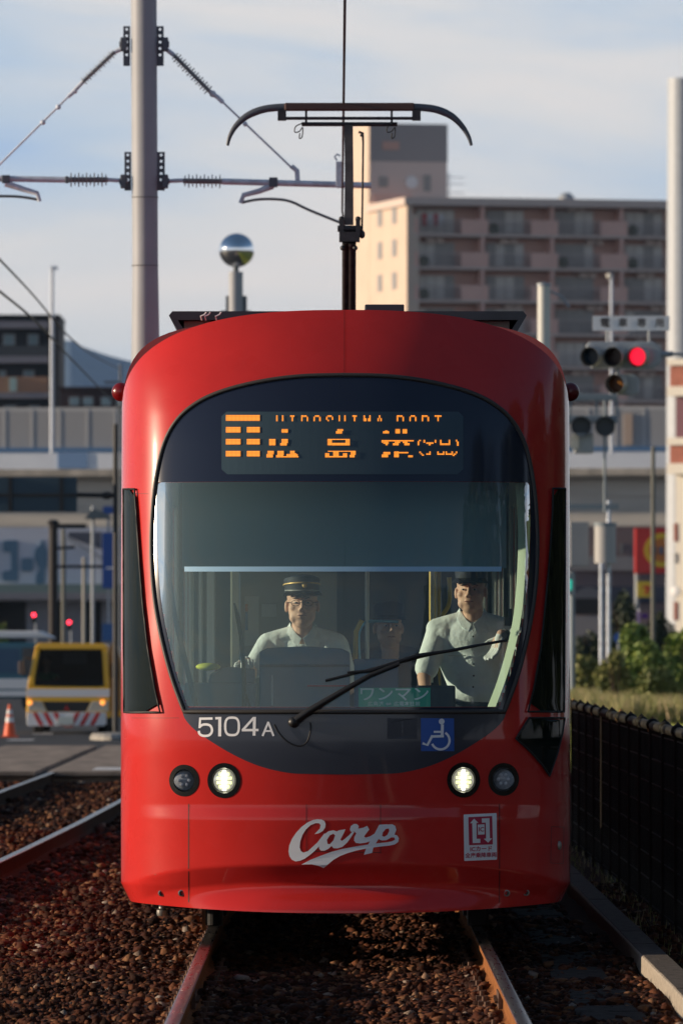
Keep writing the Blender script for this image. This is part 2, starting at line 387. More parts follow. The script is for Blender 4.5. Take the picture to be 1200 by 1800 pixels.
MARK = mat('road_marking_white', (0.7,0.7,0.7), 0.7, noise=.15)
m = MB()
for (px0, px1, py) in ((15,60,1301),(94,120,1315),(0,30,1316),(60,95,1290)):
    Y = 140.0
    for _ in range(20): Y = FPX*(CAMZ-rz(Y))/(py-1131)
    x0, x1 = WX(px0,Y), WX(px1,Y); m.add([(x0,Y-1.2,rz(Y-1.2)+.006),(x1,Y-1.2,rz(Y-1.2)+.006),(x1,Y+1.2,rz(Y+1.2)+.006),(x0,Y+1.2,rz(Y+1.2)+.006)],[(0,1,2,3)])
m.box(WX(180,110), WX(260,110), 105.5, 107.5, -.01, .0)
tag(m.build('road_markings', MARK), kind='structure')
sheet('grass_strip', 2.2, 60, 104, 260, -0.012, mat('grass_green', (0.10,0.13,0.025), 0.9, noise=.4, nscale=1.5))
# traffic island by the truck
m = MB(); m.lathe((WX(200,152),152,-.16), [(0,.13),(.55,.12),(.62,.06),(.62,0)], 20, sx=.7, sy=3)
tag(m.build('traffic_island', M_CONC), kind='structure')

# mesh fence
FX = 2.02
fence = thing('mesh_fence', 'black steel mesh fence with rusty clamps along the track on the right', 'fence', (FX, 36, -.15))
M_FENCE = mat('black_fence_paint', (0.026,0.023,0.020), 0.6, spec=.12, noise=.4, nscale=6)
M_RUST = mat('rust_patch', (0.42,0.22,0.08), 0.8, noise=.4, nscale=40)
y = 34.0; k = 0
while y < 96:
    p = MB(); p.tube((FX,y,-.2),(FX,y,1.06),.026,n=12); p.ell((FX,y,1.085),.046,.046,.04,12,6); p.build('post', M_FENCE, fence, smooth=40)
    cl = MB(); cl.path([(FX-.02,y+.06,1.04),(FX-.03,y+.06,1.09),(FX,y+.06,1.13),(FX+.03,y+.06,1.09)],.012,n=6); cl.lathe((FX,y+.03,1.075),[(.036,-.03),(.042,-.03),(.042,.03),(.036,.03)],12,axis='y')
    cl.build('clamp', M_RUST if k % 3 == 1 else M_FENCE, fence)
    y += 2.0; k += 1
MB().tube((FX+.004,34,1.075),(FX+.004,96,1.075),.033,n=12).build('top_rail', M_FENCE, fence, smooth=40)
y = 34.0
while y < 95:
    if not (71.0 < y < 75.0):
        p = MB(); yy = y + .06
        while yy < y + 1.97: p.box(FX-.005, FX+.005, yy-.003, yy+.003, -.12, 1.05); yy += .04
        z = -.1
        while z < 1.06: p.box(FX-.009, FX-.004, y+.03, y+1.97, z-.005, z+.005); z += .16
        p.build('mesh_panel', M_FENCE, fence)
    y += 2.0
# ------------------------------------------------------------------ tram: front surface
TW, ZT, Z1, NN, DP = 1.225, 3.428, 2.86, 2.6, 0.74
YF = 44.27
_lz = [0.0, .2, .42, .45, 1.1, 1.25, 1.6, 2.0, 2.4, 2.8, 3.1, 3.3, 3.6]
_ly = [0.03, .03, .03, .03, 0.0, .01, .035, .08, .14, .215, .29, .36, .48]
def sstep(a, b, x):
    x = min(1, max(0, (x-a)/(b-a))); return x*x*(3-2*x)
_tz = np.linspace(0, 3.6, 361); _tl = np.interp(_tz, _lz, _ly)
_kern = np.ones(21)/21; _tp = np.pad(_tl, 10, mode='edge'); _tl = np.convolve(_tp, _kern, 'valid')
def lean(z): return float(np.interp(z, _tz, _tl))
def halfw(z): return TW - max(0, .31 - z)*.5
def surf(u, z):
    t = min(1.0, abs(u)/halfw(z)); g = max(0.0, (z - Z1)/(ZT - Z1))
    r = min(1.0, (t**NN + g**NN)**(1/NN))
    m = 2.25
    tt = min(1.0, abs(u)/halfw(z)); d = DP*(1-(max(0.0, 1-tt**m))**(1/m)) + .10*g*g
    y = YF + d + lean(z)
    # ledge under the headlights: slopes outward just below z = .735
    e = max(0.0, 1-(t/.93)**6)
    if z < .742: y -= 0.016*e*min(1, (.742-z)/.070)
    # scooped lower edge
    zc = .425 - .13*t**4
    if z < zc:
        y += .080*min(1, (zc-z)/.10)*(1-.5*t**3)*(1-sstep(.86,1,t))
        y -= .080*sstep(zc-.12, zc-.25, z)*max(0, 1-(t/.8)**3)
    return y
def snorm(u, z):
    h = .004; lim = halfw(z)*.985; u = max(-lim, min(lim, u))
    fu = (surf(u+h, z)-surf(u-h, z))/(2*h); fz = (surf(u, z+h)-surf(u, z-h))/(2*h)
    return Vector((fu, -1, fz)).normalized()
def PT(u, z, off=0.0):
    p = Vector((u, surf(u, z), z))
    return p + snorm(u, z)*off if off else p
def uz(px, py):
    Y = 44.5
    for _ in range(12):
        u = WX(px, Y); z = WZ(py, Y); w = halfw(z)
        Y = .5*Y + .5*surf(max(-w, min(w, u)), z)
    return u, z
def UZ(pts): return [uz(*p) for p in pts]

TRAM = thing('tram', 'red low-floor tram with the destination display lit, facing the camera', 'tram', (0, 45, 0))
def inpoly(x, y, poly):
    c = False; n = len(poly); j = n-1
    for i in range(n):
        xi, yi = poly[i]; xj, yj = poly[j]
        if (yi > y) != (yj > y) and x < (xj-xi)*(y-yi)/(yj-yi)+xi: c = not c
        j = i
    return c
def resample(poly, step=.02, closed=True):
    out = []; n = len(poly)
    for i in range(n if closed else n-1):
        a = poly[i]; b = poly[(i+1) % n]; d = math.hypot(b[0]-a[0], b[1]-a[1]); k = max(1, int(d/step))
        for j in range(k): out.append((a[0]+(b[0]-a[0])*j/k, a[1]+(b[1]-a[1])*j/k))
    if not closed: out.append(poly[-1])
    return out
def crom(pts, n=6, closed=False):
    out = []; m = len(pts)
    rng = range(m) if closed else range(m-1)
    for i in rng:
        p0 = pts[(i-1) % m] if closed or i > 0 else pts[0]; p1 = pts[i]; p2 = pts[(i+1) % m]; p3 = pts[(i+2) % m] if closed or i+2 < m else pts[-1]
        for k in range(n):
            t = k/n; out.append(tuple(.5*((2*p1[a])+(-p0[a]+p2[a])*t+(2*p0[a]-5*p1[a]+4*p2[a]-p3[a])*t*t+(-p0[a]+3*p1[a]-3*p2[a]+p3[a])*t**3) for a in range(len(p1))))
    if not closed: out.append(tuple(pts[-1]))
    return out
# outlines in photo pixels
right_arc = crom([(605,660),(680,662),(750,671),(815,687),(862,708),(897,738),(920,780),(934,840),(941,910),(942,980),(937,1050),(925,1120),(907,1190),(885,1251)], 6)
outer = right_arc + [(1210-x, y) for x, y in reversed(right_arc)][:-1]
outer_uz = UZ(outer)
low_r = crom([(889,1251),(883,1266),(861,1288),(810,1321),(759,1345),(707,1358),(663,1360.5),(605,1361.5)], 5)
low_mask = low_r + [(1210-x, y) for x, y in reversed(low_r)][1:] 
clear_px = crom([(929,848),(931,920),(929,990),(923,1060),(911,1125),(896,1185),(876,1243)],5) + [(330,1243)] + crom([(330,1243),(312,1190),(296,1125),(284,1060),(278,990),(276,920),(277,848)],5)[1:]
clear_uz = UZ(clear_px)
CC = uz(605, 1040)
def polar(poly, n=360):
    cx, cy = CC; out = []
    P_ = resample(poly, .01); best = {}
    ang = [math.atan2(p[1]-cy, p[0]-cx) for p in P_]; rad = [math.hypot(p[0]-cx, p[1]-cy) for p in P_]
    o = np.argsort(ang); a = np.array(ang)[o]; r = np.array(rad)[o]
    a = np.concatenate([a-2*math.pi, a, a+2*math.pi]); r = np.tile(r, 3)
    th = np.linspace(-math.pi, math.pi, n, endpoint=False); return th, np.interp(th, a, r)
# include corner directions exactly by dense sampling
def ring(polyo, polyi, rows, off, n=720):
    th, ro = polar(polyo, n); _, ri = polar(polyi, n) if polyi is not None else (th, ro*0); vs = []; fs = []
    for j in range(rows+1):
        for k in range(n):
            r = ri[k] + (ro[k]-ri[k])*j/rows; vs.append(PT(CC[0]+r*math.cos(th[k]), CC[1]+r*math.sin(th[k]), off))
    for j in range(rows):
        for k in range(n): l = (k+1) % n; fs.append((j*n+k, (j+1)*n+k, (j+1)*n+l, j*n+l))
    return MB().add(vs, fs)
LAMPS = [(324,1372,26,28,0),(394,1372,29,31,1),(814,1371,29,31,1),(884,1370,27,29,0)]
lamp_uz = []
for x, y, rx, ry, lit in LAMPS:
    c = uz(x, y); e = uz(x+rx, y); f = uz(x-rx, y); g_ = uz(x, y-ry); lamp_uz.append((c, (f[0]-e[0])/-2, g_[1]-c[1], lit))
# ---- shell
nc, fs_t = 170, []
ts = [math.sin(math.pi/2*(-1+2*i/nc)) for i in range(nc+1)]
zrows = list(np.linspace(0, 1, 46)) ; rows = []
ztab = [('low', v) for v in np.linspace(0, 1, 40)[:-1]] + [('mid', z) for z in np.arange(.60, Z1, .0125)] + [('top', math.sin(math.pi/2*k/44)) for k in range(45)]
V_ = []; UZv = []
for kind_, q in ztab:
    for t in ts:
        if kind_ == 'low': z = (.166+.045*abs(t)**2.2)*(1-q) + .60*q; u = t*halfw(z)
        elif kind_ == 'mid': z = q; u = t*halfw(z)
        else: z = Z1+(ZT-Z1)*min(q, .99999); u = t*TW*(max(0, 1-q**NN))**(1/NN)
        V_.append((u, surf(u, z), z)); UZv.append((u, z))
F_ = []; W_ = nc+1
for j in range(len(ztab)-1):
    for i in range(nc):
        a = j*W_+i; q = (a, a+1, a+W_+1, a+W_); u = sum(UZv[k][0] for k in q)/4; z = sum(UZv[k][1] for k in q)/4
        if z > 1.2 and inpoly(u, z, clear_uz): continue
        if any(((u-c[0])/rx)**2+((z-c[1])/ry)**2 < .80 for c, rx, ry, l in lamp_uz): continue
        F_.append(q)
MB().add(V_, F_).build('front_shell', RED, TRAM, smooth=45)
# ---- windscreen
ring(outer_uz, clear_uz, 10, .004).build('windshield_border', MASK, TRAM, smooth=60)
ring([( u*1.0, z) for u, z in clear_uz], None, 40, .002, 360).build('windshield', GLASS, TRAM, smooth=60)
g = resample(outer_uz, .03); MB().path([PT(u, z, .006) for u, z in g], .0125, 8, closed=True).build('windshield_seal', mat('seal_rubber', (0.05,0.045,0.04), 0.5), TRAM, smooth=60)
# lower dark panel: rows in z between seal and curve
def strip_rows(curve_px, ytop, n=24, off=.0015):
    cz = UZ(curve_px); zt_ = uz(605, ytop)[1]; vs = []; fs = []; m = len(cz)
    for j in range(n+1):
        for (u, z) in cz:
            zz = z + (zt_-z)*j/n; vs.append(PT(u, zz, off))
    for j in range(n):
        for i in range(m-1): a = j*m+i; fs.append((a, a+1, a+m+1, a+m))
    return MB().add(vs, fs)
strip_rows(resample(low_mask, 6, False), 1250).build('lower_mask_panel', LOWMASK, TRAM, smooth=60)
# ---- generic flat graphics on the surface
def cut_convex(poly, a, lo, hi):
    for lim, sg in ((lo, 1), (hi, -1)):
        out = []; n = len(poly)
        for i in range(n):
            p, q = poly[i], poly[(i+1) % n]; dp, dq = sg*(p[a]-lim), sg*(q[a]-lim)
            if dp >= 0: out.append(p)
            if dp*dq < 0: k = dp/(dp-dq); out.append(tuple(p[c]+(q[c]-p[c])*k for c in (0, 1)))
        poly = out
        if len(poly) < 3: return []
    return poly
def panel(poly, name, m, parent=TRAM, off=.003, cell=9):
    mb = MB(); x0, x1 = min(p[0] for p in poly), max(p[0] for p in poly); y0, y1 = min(p[1] for p in poly), max(p[1] for p in poly); x = x0
    while x < x1:
        st = cut_convex(poly, 0, x, x+cell); y = y0
        while st and y < y1:
            c_ = cut_convex(st, 1, y, y+cell)
            if c_: mb.add([PT(*uz(*p), off) for p in c_], [tuple(range(len(c_)))])
            y += cell
        x += cell
    o = mb.build(name, m, parent, fixn=False); bm = bmesh.new(); bm.from_mesh(o.data); bmesh.ops.remove_doubles(bm, verts=bm.verts, dist=.0004); bm.to_mesh(o.data); bm.free(); return o
def decal(polys, name, m, parent=TRAM, off=.006, holes=None, step=8):
    mb = MB()
    for n_, poly in enumerate(polys):
        loops = [poly] + ([holes[n_]] if holes and holes[n_] else [])
        loops = [resample(l, step) for l in loops]
        tr = tessellate_polygon([[Vector((p[0], p[1], 0)) for p in l] for l in loops]); flat = [p for l in loops for p in l]
        mb.add([PT(*uz(*p), off+(n_ % 6)*.00025) for p in flat], [tuple(t) for t in tr])
    o = mb.build(name, m, parent, fixn=False); return o
def stroke(pts, w):
    n = len(pts); L = []; Rr = []
    for i in range(n):
        a = pts[max(0,i-1)]; b_ = pts[min(n-1,i+1)]; dx, dy = b_[0]-a[0], b_[1]-a[1]; d = math.hypot(dx,dy) or 1
        nx_, ny_ = -dy/d*w/2, dx/d*w/2; L.append((pts[i][0]+nx_, pts[i][1]+ny_)); Rr.append((pts[i][0]-nx_, pts[i][1]-ny_))
    return L + Rr[::-1]
def loopstroke(pts, w):      # closed ring -> outer, inner
    n = len(pts); cx = sum(p[0] for p in pts)/n; cy = sum(p[1] for p in pts)/n; o = []; i_ = []
    for p in pts:
        d = math.hypot(p[0]-cx, p[1]-cy); o.append((p[0]+(p[0]-cx)/d*w/2, p[1]+(p[1]-cy)/d*w/2)); i_.append((p[0]-(p[0]-cx)/d*w/2, p[1]-(p[1]-cy)/d*w/2))
    return o, i_
def tr_(pts, ox, oy, s): return [(ox+x/s, oy+y/s) for x, y in pts]
STICK = mat('white_lettering', (0.86,0.87,0.90), 0.45)
# script lettering on the bumper
T = lambda p: tr_(p, 500, 1430, 5.714)
Cc = [(300,208),(345,198),(385,175),(408,140),(412,105),(400,75),(370,60),(330,57),(285,65),(230,90),(170,135),(115,195),(75,255),(48,320),(40,380),(50,430),(75,465),(110,481),(155,475),(200,455),(250,420),(300,378),(350,325),(400,270),(430,210),(400,200),(330,290),(270,345),(235,378),(190,392),(165,378),(152,340),(158,280),(180,215),(215,160),(260,118),(310,97),(345,97),(362,115),(355,150),(325,182)]
Aa = [(345,330),(370,275),(400,210),(440,178),(490,168),(525,180),(545,168),(612,158),(590,205),(560,262),(575,275),(610,250),(650,215),(680,180),(700,185),(672,230),(630,290),(580,335),(530,350),(490,348),(472,325),(440,355),(400,373),(365,372),(348,355)]
Ah = [(432,305),(425,265),(455,218),(490,203),(508,220),(490,270),(455,308)]
Rr_ = [(655,160),(665,125),(695,105),(725,105),(745,125),(738,152),(790,142),(828,123),(850,160),(815,205),(797,232),(815,242),(860,228),(905,200),(925,240),(880,270),(820,292),(760,300),(715,295),(697,270),(700,235),(720,200),(700,180),(665,182)]
Ps = [(950,112),(1030,108),(1000,160),(955,235),(915,300),(890,345),(878,395),(795,415),(815,360),(850,290),(900,205)]
Pb = [(985,135),(1030,110),(1080,107),(1110,125),(1120,165),(1105,205),(1070,240),(1020,268),(975,270),(940,255),(960,215)]
Ph = [(978,225),(985,190),(1015,155),(1045,150),(1050,175),(1030,215),(1000,233)]
Sw = [(1070,222),(1100,210),(1130,220),(1147,250),(1140,285),(1105,310),(1050,322),(970,330),(850,345),(720,372),(640,395),(560,425),(490,465),(430,515),(392,545),(340,522),(270,510),(170,512),(260,465),(360,425),(470,385),(580,355),(700,333),(830,312),(930,298),(1030,288),(1080,278),(1108,262),(1100,240),(1075,240)]
o = decal([T(p) for p in (Cc,Aa,Rr_,Ps,Pb,Sw)], 'script_lettering', STICK, holes=[None,T(Ah),None,None,T(Ph),None], off=.0016)
# fleet number
T = lambda p: tr_(p, 330, 1240, 7.06)
w = 30
z0_, zi_ = loopstroke([(553+84*(abs(math.cos(a))**.62)*(1 if math.cos(a)>0 else -1), 260+108*(abs(math.sin(a))**.75)*(1 if math.sin(a)>0 else -1)) for a in np.linspace(0,2*math.pi,40,endpoint=False)], 30)
decal([T(stroke([(312,162),(165,165)],w)), T(stroke([(160,150),(150,282)],26)), T(stroke(crom([(150,270),(185,242),(235,236),(280,250),(303,290),(300,335),(270,368),(225,378),(180,372),(150,350),(142,315)],4),w)),
       T(stroke([(345,160),(402,158)],w)), T(stroke([(402,143),(400,384)],38)), T(z0_),
       T(stroke([(830,143),(824,375)],36)), T(stroke([(822,152),(688,302)],w)), T(stroke([(672,307),(880,305)],w)),
       T(stroke([(930,380),(1002,205)],26)), T(stroke([(998,205),(1066,380)],26)), T(stroke([(958,318),(1040,318)],22))],
      'fleet_number', STICK, holes=[None]*5+[T(zi_)]+[None]*6, off=.0028)
# wheelchair sign
T = lambda p: tr_(p, 600, 1240, 2.927)
ws = panel(T([(407,65),(577,67),(578,235),(408,235)]), 'wheelchair_sign', mat('sign_blue', (0.02,0.10,0.42), 0.4), off=.003)
hd = [(513+15*math.cos(a), 83+15*math.sin(a)) for a in np.linspace(0,2*math.pi,16,endpoint=False)]
arc = [(507+46*math.cos(a), 180+46*math.sin(a)) for a in np.linspace(R(-58),R(158),24)]
decal([T(hd), T(stroke([(517,98),(515,155)],15)), T(stroke([(472,136),(518,136)],11)), T(stroke([(524,158),(462,160)],13)), T(stroke([(466,154),(440,204),(415,194)],13)), T(stroke(arc,12))], 'wheelchair_symbol', STICK, ws, off=.0065)
decal([T([(235,66),(389,68),(388,174),(235,172)])], 'socket_cover', mat('cover_dark',(0.028,0.033,0.048),0.4), off=.003)
decal([T([(585,118),(628,118),(632,150),(618,176),(592,174),(584,150)])], 'socket_cap', mat('cover_dark',(0,0,0)), off=.007)
# IC card sticker
T = lambda p: tr_(p, 800, 1420, 13.333)
ic = panel(T([(186,170),(200,158),(945,125),(958,140),(966,1200),(952,1215),(215,1245),(200,1232)]), 'card_sticker', STICK, off=.003)
CR = mat('sticker_crimson', (0.50,0.02,0.07), 0.45)
panel(T([(295,222),(850,195),(865,855),(312,875)]), 'crimson_square', CR, ic, off=.0045)
decal([T([(422,255),(525,352),(478,352),(482,722),(568,725),(568,820),(390,826),(378,358),(325,360)]), T([(600,252),(780,245),(790,712),(842,712),(748,815),(645,722),(700,716),(690,345),(602,348)]), T([(505,392),(662,382),(668,620),(512,628)])], 'arrow_mark', STICK, ic, off=.0085)
def text_on(txt, px, py, h, name, m, parent, off, sx=1.0, skew=0.0, bold=0.0, mapf=None, org_=None):
    cu = bpy.data.curves.new('t', 'FONT'); cu.body = txt; cu.size = 1; cu.align_x = 'CENTER'; cu.align_y = 'CENTER'; cu.offset = bold; cu.resolution_u = 3
    ob = bpy.data.objects.new('t', cu); C.objects.link(ob); dg = bpy.context.evaluated_depsgraph_get()
    me = bpy.data.meshes.new_from_object(ob.evaluated_get(dg)); bpy.data.objects.remove(ob); bpy.data.curves.remove(cu)
    for v in me.vertices:
        x = px + v.co.x*h*sx; y = py - v.co.y*h + v.co.x*h*skew
        v.co = PT(*uz(x, y), off) if mapf is None else Vector(mapf(x, y))
    me.name = name; return link_mesh(name, me, m, parent, org_)
text_on('IC', 844, 1458, 10.5, 'card_lettering', CR, ic, .0105, bold=.02)
text_on('ICカード', 844.5, 1492.5, 10, 'card_lettering', CR, ic, .006, skew=-.03, bold=.02)
text_on('全扉乗降車両', 844, 1503.5, 9.2, 'card_lettering', CR, ic, .006, skew=-.03, bold=.02)
# destination display
dsp_px = [(399,724),(805,724),(813,732),(813,825),(803,834),(400,834),(390,825),(390,732)]
T = lambda p: p
dsp = panel(dsp_px, 'destination_display', mat('display_glass', (0.05,0.085,0.11), 0.25, spec=0.4), off=.0055, cell=14)
LED = bpy.data.materials.new('amber_led'); LED.use_nodes = True
t = LED.node_tree; b = t.nodes['Principled BSDF']; b.inputs['Base Color'].default_value = (.10,.03,.01,1)
b.inputs['Emission Color'].default_value = (1.0,.30,.03,1)
tcn = t.nodes.new('ShaderNodeTexCoord'); sp = t.nodes.new('ShaderNodeSeparateXYZ'); t.links.new(tcn.outputs['Object'], sp.inputs[0])
outs = []
for k in (0, 2):
    q = t.nodes.new('ShaderNodeMath'); q.operation = 'MULTIPLY'; q.inputs[1].default_value = 2*math.pi/.0072; t.links.new(sp.outputs[k], q.inputs[0])
    s_ = t.nodes.new('ShaderNodeMath'); s_.operation = 'SINE'; t.links.new(q.outputs[0], s_.inputs[0])
    a_ = t.nodes.new('ShaderNodeMath'); a_.operation = 'MULTIPLY_ADD'; a_.inputs[1].default_value = .5; a_.inputs[2].default_value = .5; t.links.new(s_.outputs[0], a_.inputs[0]); outs.append(a_)
q = t.nodes.new('ShaderNodeMath'); q.operation = 'MULTIPLY'; t.links.new(outs[0].outputs[0], q.inputs[0]); t.links.new(outs[1].outputs[0], q.inputs[1])
mr = t.nodes.new('ShaderNodeMapRange'); mr.inputs['To Min'].default_value = .45; mr.inputs['To Max'].default_value = 2.2; t.links.new(q.outputs[0], mr.inputs[0]); t.links.new(mr.outputs[0], b.inputs['Emission Strength'])
rects = []
for a in [(48,80,206,108),(48,136,116,163),(146,136,206,163),(48,192,116,219),(146,192,206,219),(48,248,116,275),(146,248,206,275)]:
    rects.append((380+a[0]/2.667, 700+a[1]/2.667, 380+a[2]/2.667, 700+a[3]/2.667))
for a in [(575,190,635,225),(455,285,515,345),(575,285,635,325),(562,325,625,348),(440,398,500,430),(430,430,490,462),(535,398,595,440),(523,440,590,450),(523,450,735,462),(655,398,700,420),(620,430,655,450),(655,420,715,450),(715,430,728,450),
          (1105,190,1162,210),(1092,210,1150,235),(1012,285,1225,293),(1012,293,1055,345),(1185,293,1225,322),(1055,322,1225,347),(1015,398,1280,406),(988,420,1028,462),(1065,406,1120,448),(1028,448,1200,462),(1160,420,1200,448),(1235,406,1280,438),(1225,438,1270,462)]:
    rects.append((390+a[0]/5.4545, 720+a[1]/5.4545, 390+a[2]/5.4545, 720+a[3]/5.4545))
B3 = [(415,203,440,212),(397,212,453,232),(515,190,558,232),(582,190,627,232),(450,295,690,308),(383,295,450,318),(400,318,450,330),(420,330,440,345),(510,308,560,325),(490,325,545,345),(585,308,630,325),(600,325,650,345),(400,408,465,432),(385,432,445,460),(502,405,548,460),(548,408,638,422),(635,442,680,460),(740,293,757,305),(727,305,742,345),(782,293,797,320),(808,317,877,331),(832,331,850,345),(888,293,905,320),(938,293,955,328),(938,328,1036,343),(1022,293,1036,328),(1088,293,1103,308),(1100,308,1117,350),(743,405,757,420),(755,420,770,432),(768,432,785,445),(808,422,850,436),(836,405,850,422),(912,405,927,422),(912,422,982,436),(967,405,982,422),(992,405,1007,422),(992,422,1062,436),(1048,405,1062,422),(1060,436,1077,447),(1072,422,1090,436),(1088,405,1103,422)]
for a in B3: rects.append((600+a[0]/5.4545, 720+a[1]/5.4545, 600+a[2]/5.4545, 720+a[3]/5.4545))
G = {'H': ('#...#',)*4, 'I': ('###','.#.','.#.','.#.'), 'R': ('####.','#...#','#...#','#...#'), 'O': ('.###.','#...#','#...#','#...#'), 'S': ('.###.','#...#','#...#','.#...'), 'M': ('#...#','#...#','##.##','##.##'), 'A': ('..#..','..#..','.#.#.','.#.#.'), 'P': ('####.','#...#','#...#','#...#'), 'T': ('#####','..#..','..#..','..#..')}
px_ = {0:('H',299),1:('I',357),2:('R',415),3:('O',473),4:('S',531),5:('H',590),6:('I',648),7:('M',706),8:('A',765),9:('P',861),10:('O',920),11:('R',978),12:('T',1037)}
for ch, xc in px_.values():
    g_ = G[ch]; wd_ = len(g_[0])
    for r in range(4):
        for c in range(wd_):
            if g_[r][c] == '#':
                x = 380+(xc+(c-(wd_-1)/2)*6.6)/2.667; y = 700+(86+r*6.6)/2.667; rects.append((x-1.25, y-1.3, x+1.25, y+1.3))
decal([[(x0,y0),(x1,y0),(x1,y1),(x0,y1)] for x0,y0,x1,y1 in rects], 'led_text', LED, dsp, off=.0085, step=30).data
# fix the growing offset: flatten every LED quad to one offset is unnecessary (0.6 mm steps)

# ---- headlights
LENS_OFF = mat('lamp_lens_off', (0.30,0.33,0.37), 0.12, noise=.25, nscale=60)
LENS_ON = mat('lamp_reflector', (0.75,0.74,0.66), 0.15, metal=.6, emit=(1,.95,.75), estr=.25)
LEDW = mat('lamp_led', (1,1,.9), .3, emit=(1,.98,.80), estr=9)
LEDY = mat('lamp_led_side', (1,1,.7), .3, emit=(.9,1,.45), estr=1.1)
for (c, rx, ry, lit) in lamp_uz:
    n = 48; vs = []; fs = []; rr = [1.0, .72]
    for r in rr:
        for k in range(n):
            a = 2*math.pi*k/n; vs.append(PT(c[0]+rx*r*math.cos(a), c[1]+ry*r*math.sin(a), .003))
    yb = surf(*c)+.035
    for k in range(n):
        a = 2*math.pi*k/n; vs.append(Vector((c[0]+rx*.60*math.cos(a), yb, c[1]+ry*.60*math.sin(a))))
    for j in range(2):
        for k in range(n): l = (k+1) % n; fs.append((j*n+k, j*n+l, (j+1)*n+l, (j+1)*n+k))
    h = MB().add(vs, fs).build('headlight', mat('lamp_housing', (0.003,0.003,0.003), 0.25), TRAM, smooth=40)
    rl = ry*.66; dm = MB().lathe((c[0], yb+.004, c[1]), [(rl, 0), (rl, -.006), (rl*.75, -.014), (rl*.4, -.019), (.0005, -.021)], 32, axis='y')
    dm.build('lens', LENS_ON if lit else LENS_OFF, h, smooth=50)
    if lit:
        MB().box(c[0]-.0075, c[0]+.0075, yb-.024, yb-.020, c[1]-rl*.86, c[1]+rl*.86).build('led_bar', LEDW, h)
        q = MB()
        for ix in (-1, 1):
            for iz in (-.5, -.17, .17, .5): q.box(c[0]+ix*.022-.007, c[0]+ix*.022+.007, yb-.021, yb-.017, c[1]+iz*rl*1.1-.0075, c[1]+iz*rl*1.1+.0075)
            for iz in (-.2, .2): q.box(c[0]+ix*.036-.005, c[0]+ix*.036+.005, yb-.015, yb-.011, c[1]+iz*rl-.0075, c[1]+iz*rl+.0075)
        q.build('led_cluster', LEDY, h)
    else:
        q = MB()
        for k in range(6):
            a = k*math.pi/3; q.lathe((c[0]+.027*math.cos(a), yb-.016, c[1]+.027*math.sin(a)), [(.010,0),(.009,-.004),(.0003,-.005)], 12, axis='y')
        q.build('led_cluster', mat('lamp_bead', (0.42,0.45,0.5), .1), h, smooth=40)
# ---- seams, bolts, latches
SEAM = mat('panel_gap', (0.03,0.004,0.004), 0.6)
def seam(pts, w=.0035, name='panel_gap', m=SEAM, off=.0009):
    p = resample(UZ(pts), .02, False); decal_mb = MB(); s_ = stroke(p, w); n = len(p)
    decal_mb.add([PT(u, z, off) for u, z in s_], [(i, i+1, 2*n-2-i, 2*n-1-i) for i in range(n-1)])
    return decal_mb.build(name, m, TRAM)
seam([(332,1413),(332,1586)], .0045); seam([(877,1413),(877,1586)], .0045)
seam([(538.5,1414),(538.5,1497)]); seam([(668.5,1414),(668.5,1500)]); seam([(538.5,1496.5),(668.5,1498.5)])
LITG = mat('edge_highlight_paint', (0.75,0.10,0.08), .3)
seam([(605,545),(605,658)], .0018); seam([(213,868),(262,868)], .002); seam([(232,1262),(315,1262)], .002); seam([(935,1262),(985,1262)], .002)
for x, y in ((284,1570),(319,1570),(890,1570),(924,1569)):
    p = PT(*uz(x, y)); MB().lathe((p.x, p.y, p.z), [(.018,.01),(.018,-.006),(.012,-.008),(.012,.004),(.0005,.004)], 16, axis='y').build('bolt', mat('bolt_steel',(0.35,0.33,0.3),.4,metal=.8), TRAM, smooth=40)
    MB().lathe((p.x, p.y-.001, p.z), [(.0115,.002),(.0005,.001)], 12, axis='y').build('bolt_recess', mat('bolt_dark',(0.04,0.035,0.03),.7), TRAM)
for pts in ([(968,1453),(990,1454)], [(968,1453),(967,1517)], [(967,1517),(989,1518)], [(990,1454),(989,1518)]): seam(pts, .0025)
p = PT(*uz(981,1486), .004); MB().ell((p.x,p.y,p.z), .014, .01, .024, 14, 8).build('latch', mat('bolt_steel',(0,0,0)), TRAM, smooth=60)
# ---- corner windows (dark glass following the corner)
def surf_patch(poly_px, name, m, off=.003, n=26, parent=TRAM):
    P_ = UZ(poly_px); zs = [p[1] for p in P_]; z0, z1 = min(zs), max(zs); rows_ = []
    for j in range(n+1):
        z = z0+(z1-z0)*(j/n*.998+.001); xs = []
        for i in range(len(P_)):
            a, b_ = P_[i], P_[(i+1) % len(P_)]
            if (a[1]-z)*(b_[1]-z) <= 0 and a[1] != b_[1]: xs.append(a[0]+(b_[0]-a[0])*(z-a[1])/(b_[1]-a[1]))
        rows_.append((min(xs), max(xs), z))
    vs = []; fs = []; k = 14
    for a, b_, z in rows_:
        for i in range(k+1): vs.append(PT(a+(b_-a)*i/k, z, off))
    for j in range(n):
        for i in range(k): q = j*(k+1)+i; fs.append((q, q+1, q+k+2, q+k+1))
    return MB().add(vs, fs).build(name, m, parent, smooth=60)
CORN = mat('corner_glass', (0.006,0.010,0.008), 0.05, spec=.2)
def cwin(pts):
    o = surf_patch(pts, 'corner_window', CORN, off=.013)
    g = resample(UZ(pts), .03); MB().path([PT(u, z, .013) for u, z in g], .006, 6, closed=True).build('window_seal', RUBBER, o, smooth=60); return o
cwin([(221,860),(240,860),(243,900),(248,980),(254,1060),(263,1140),(275,1210),(284,1252),(222,1252)])
cwin([(989,859),(968,859),(967,900),(962,980),(955,1060),(947,1140),(935,1210),(925,1251),(987,1251)])
cwin([(988,1262),(927,1262),(904,1298),(930,1322),(950,1345),(962,1364),(976,1322),(984,1290)])
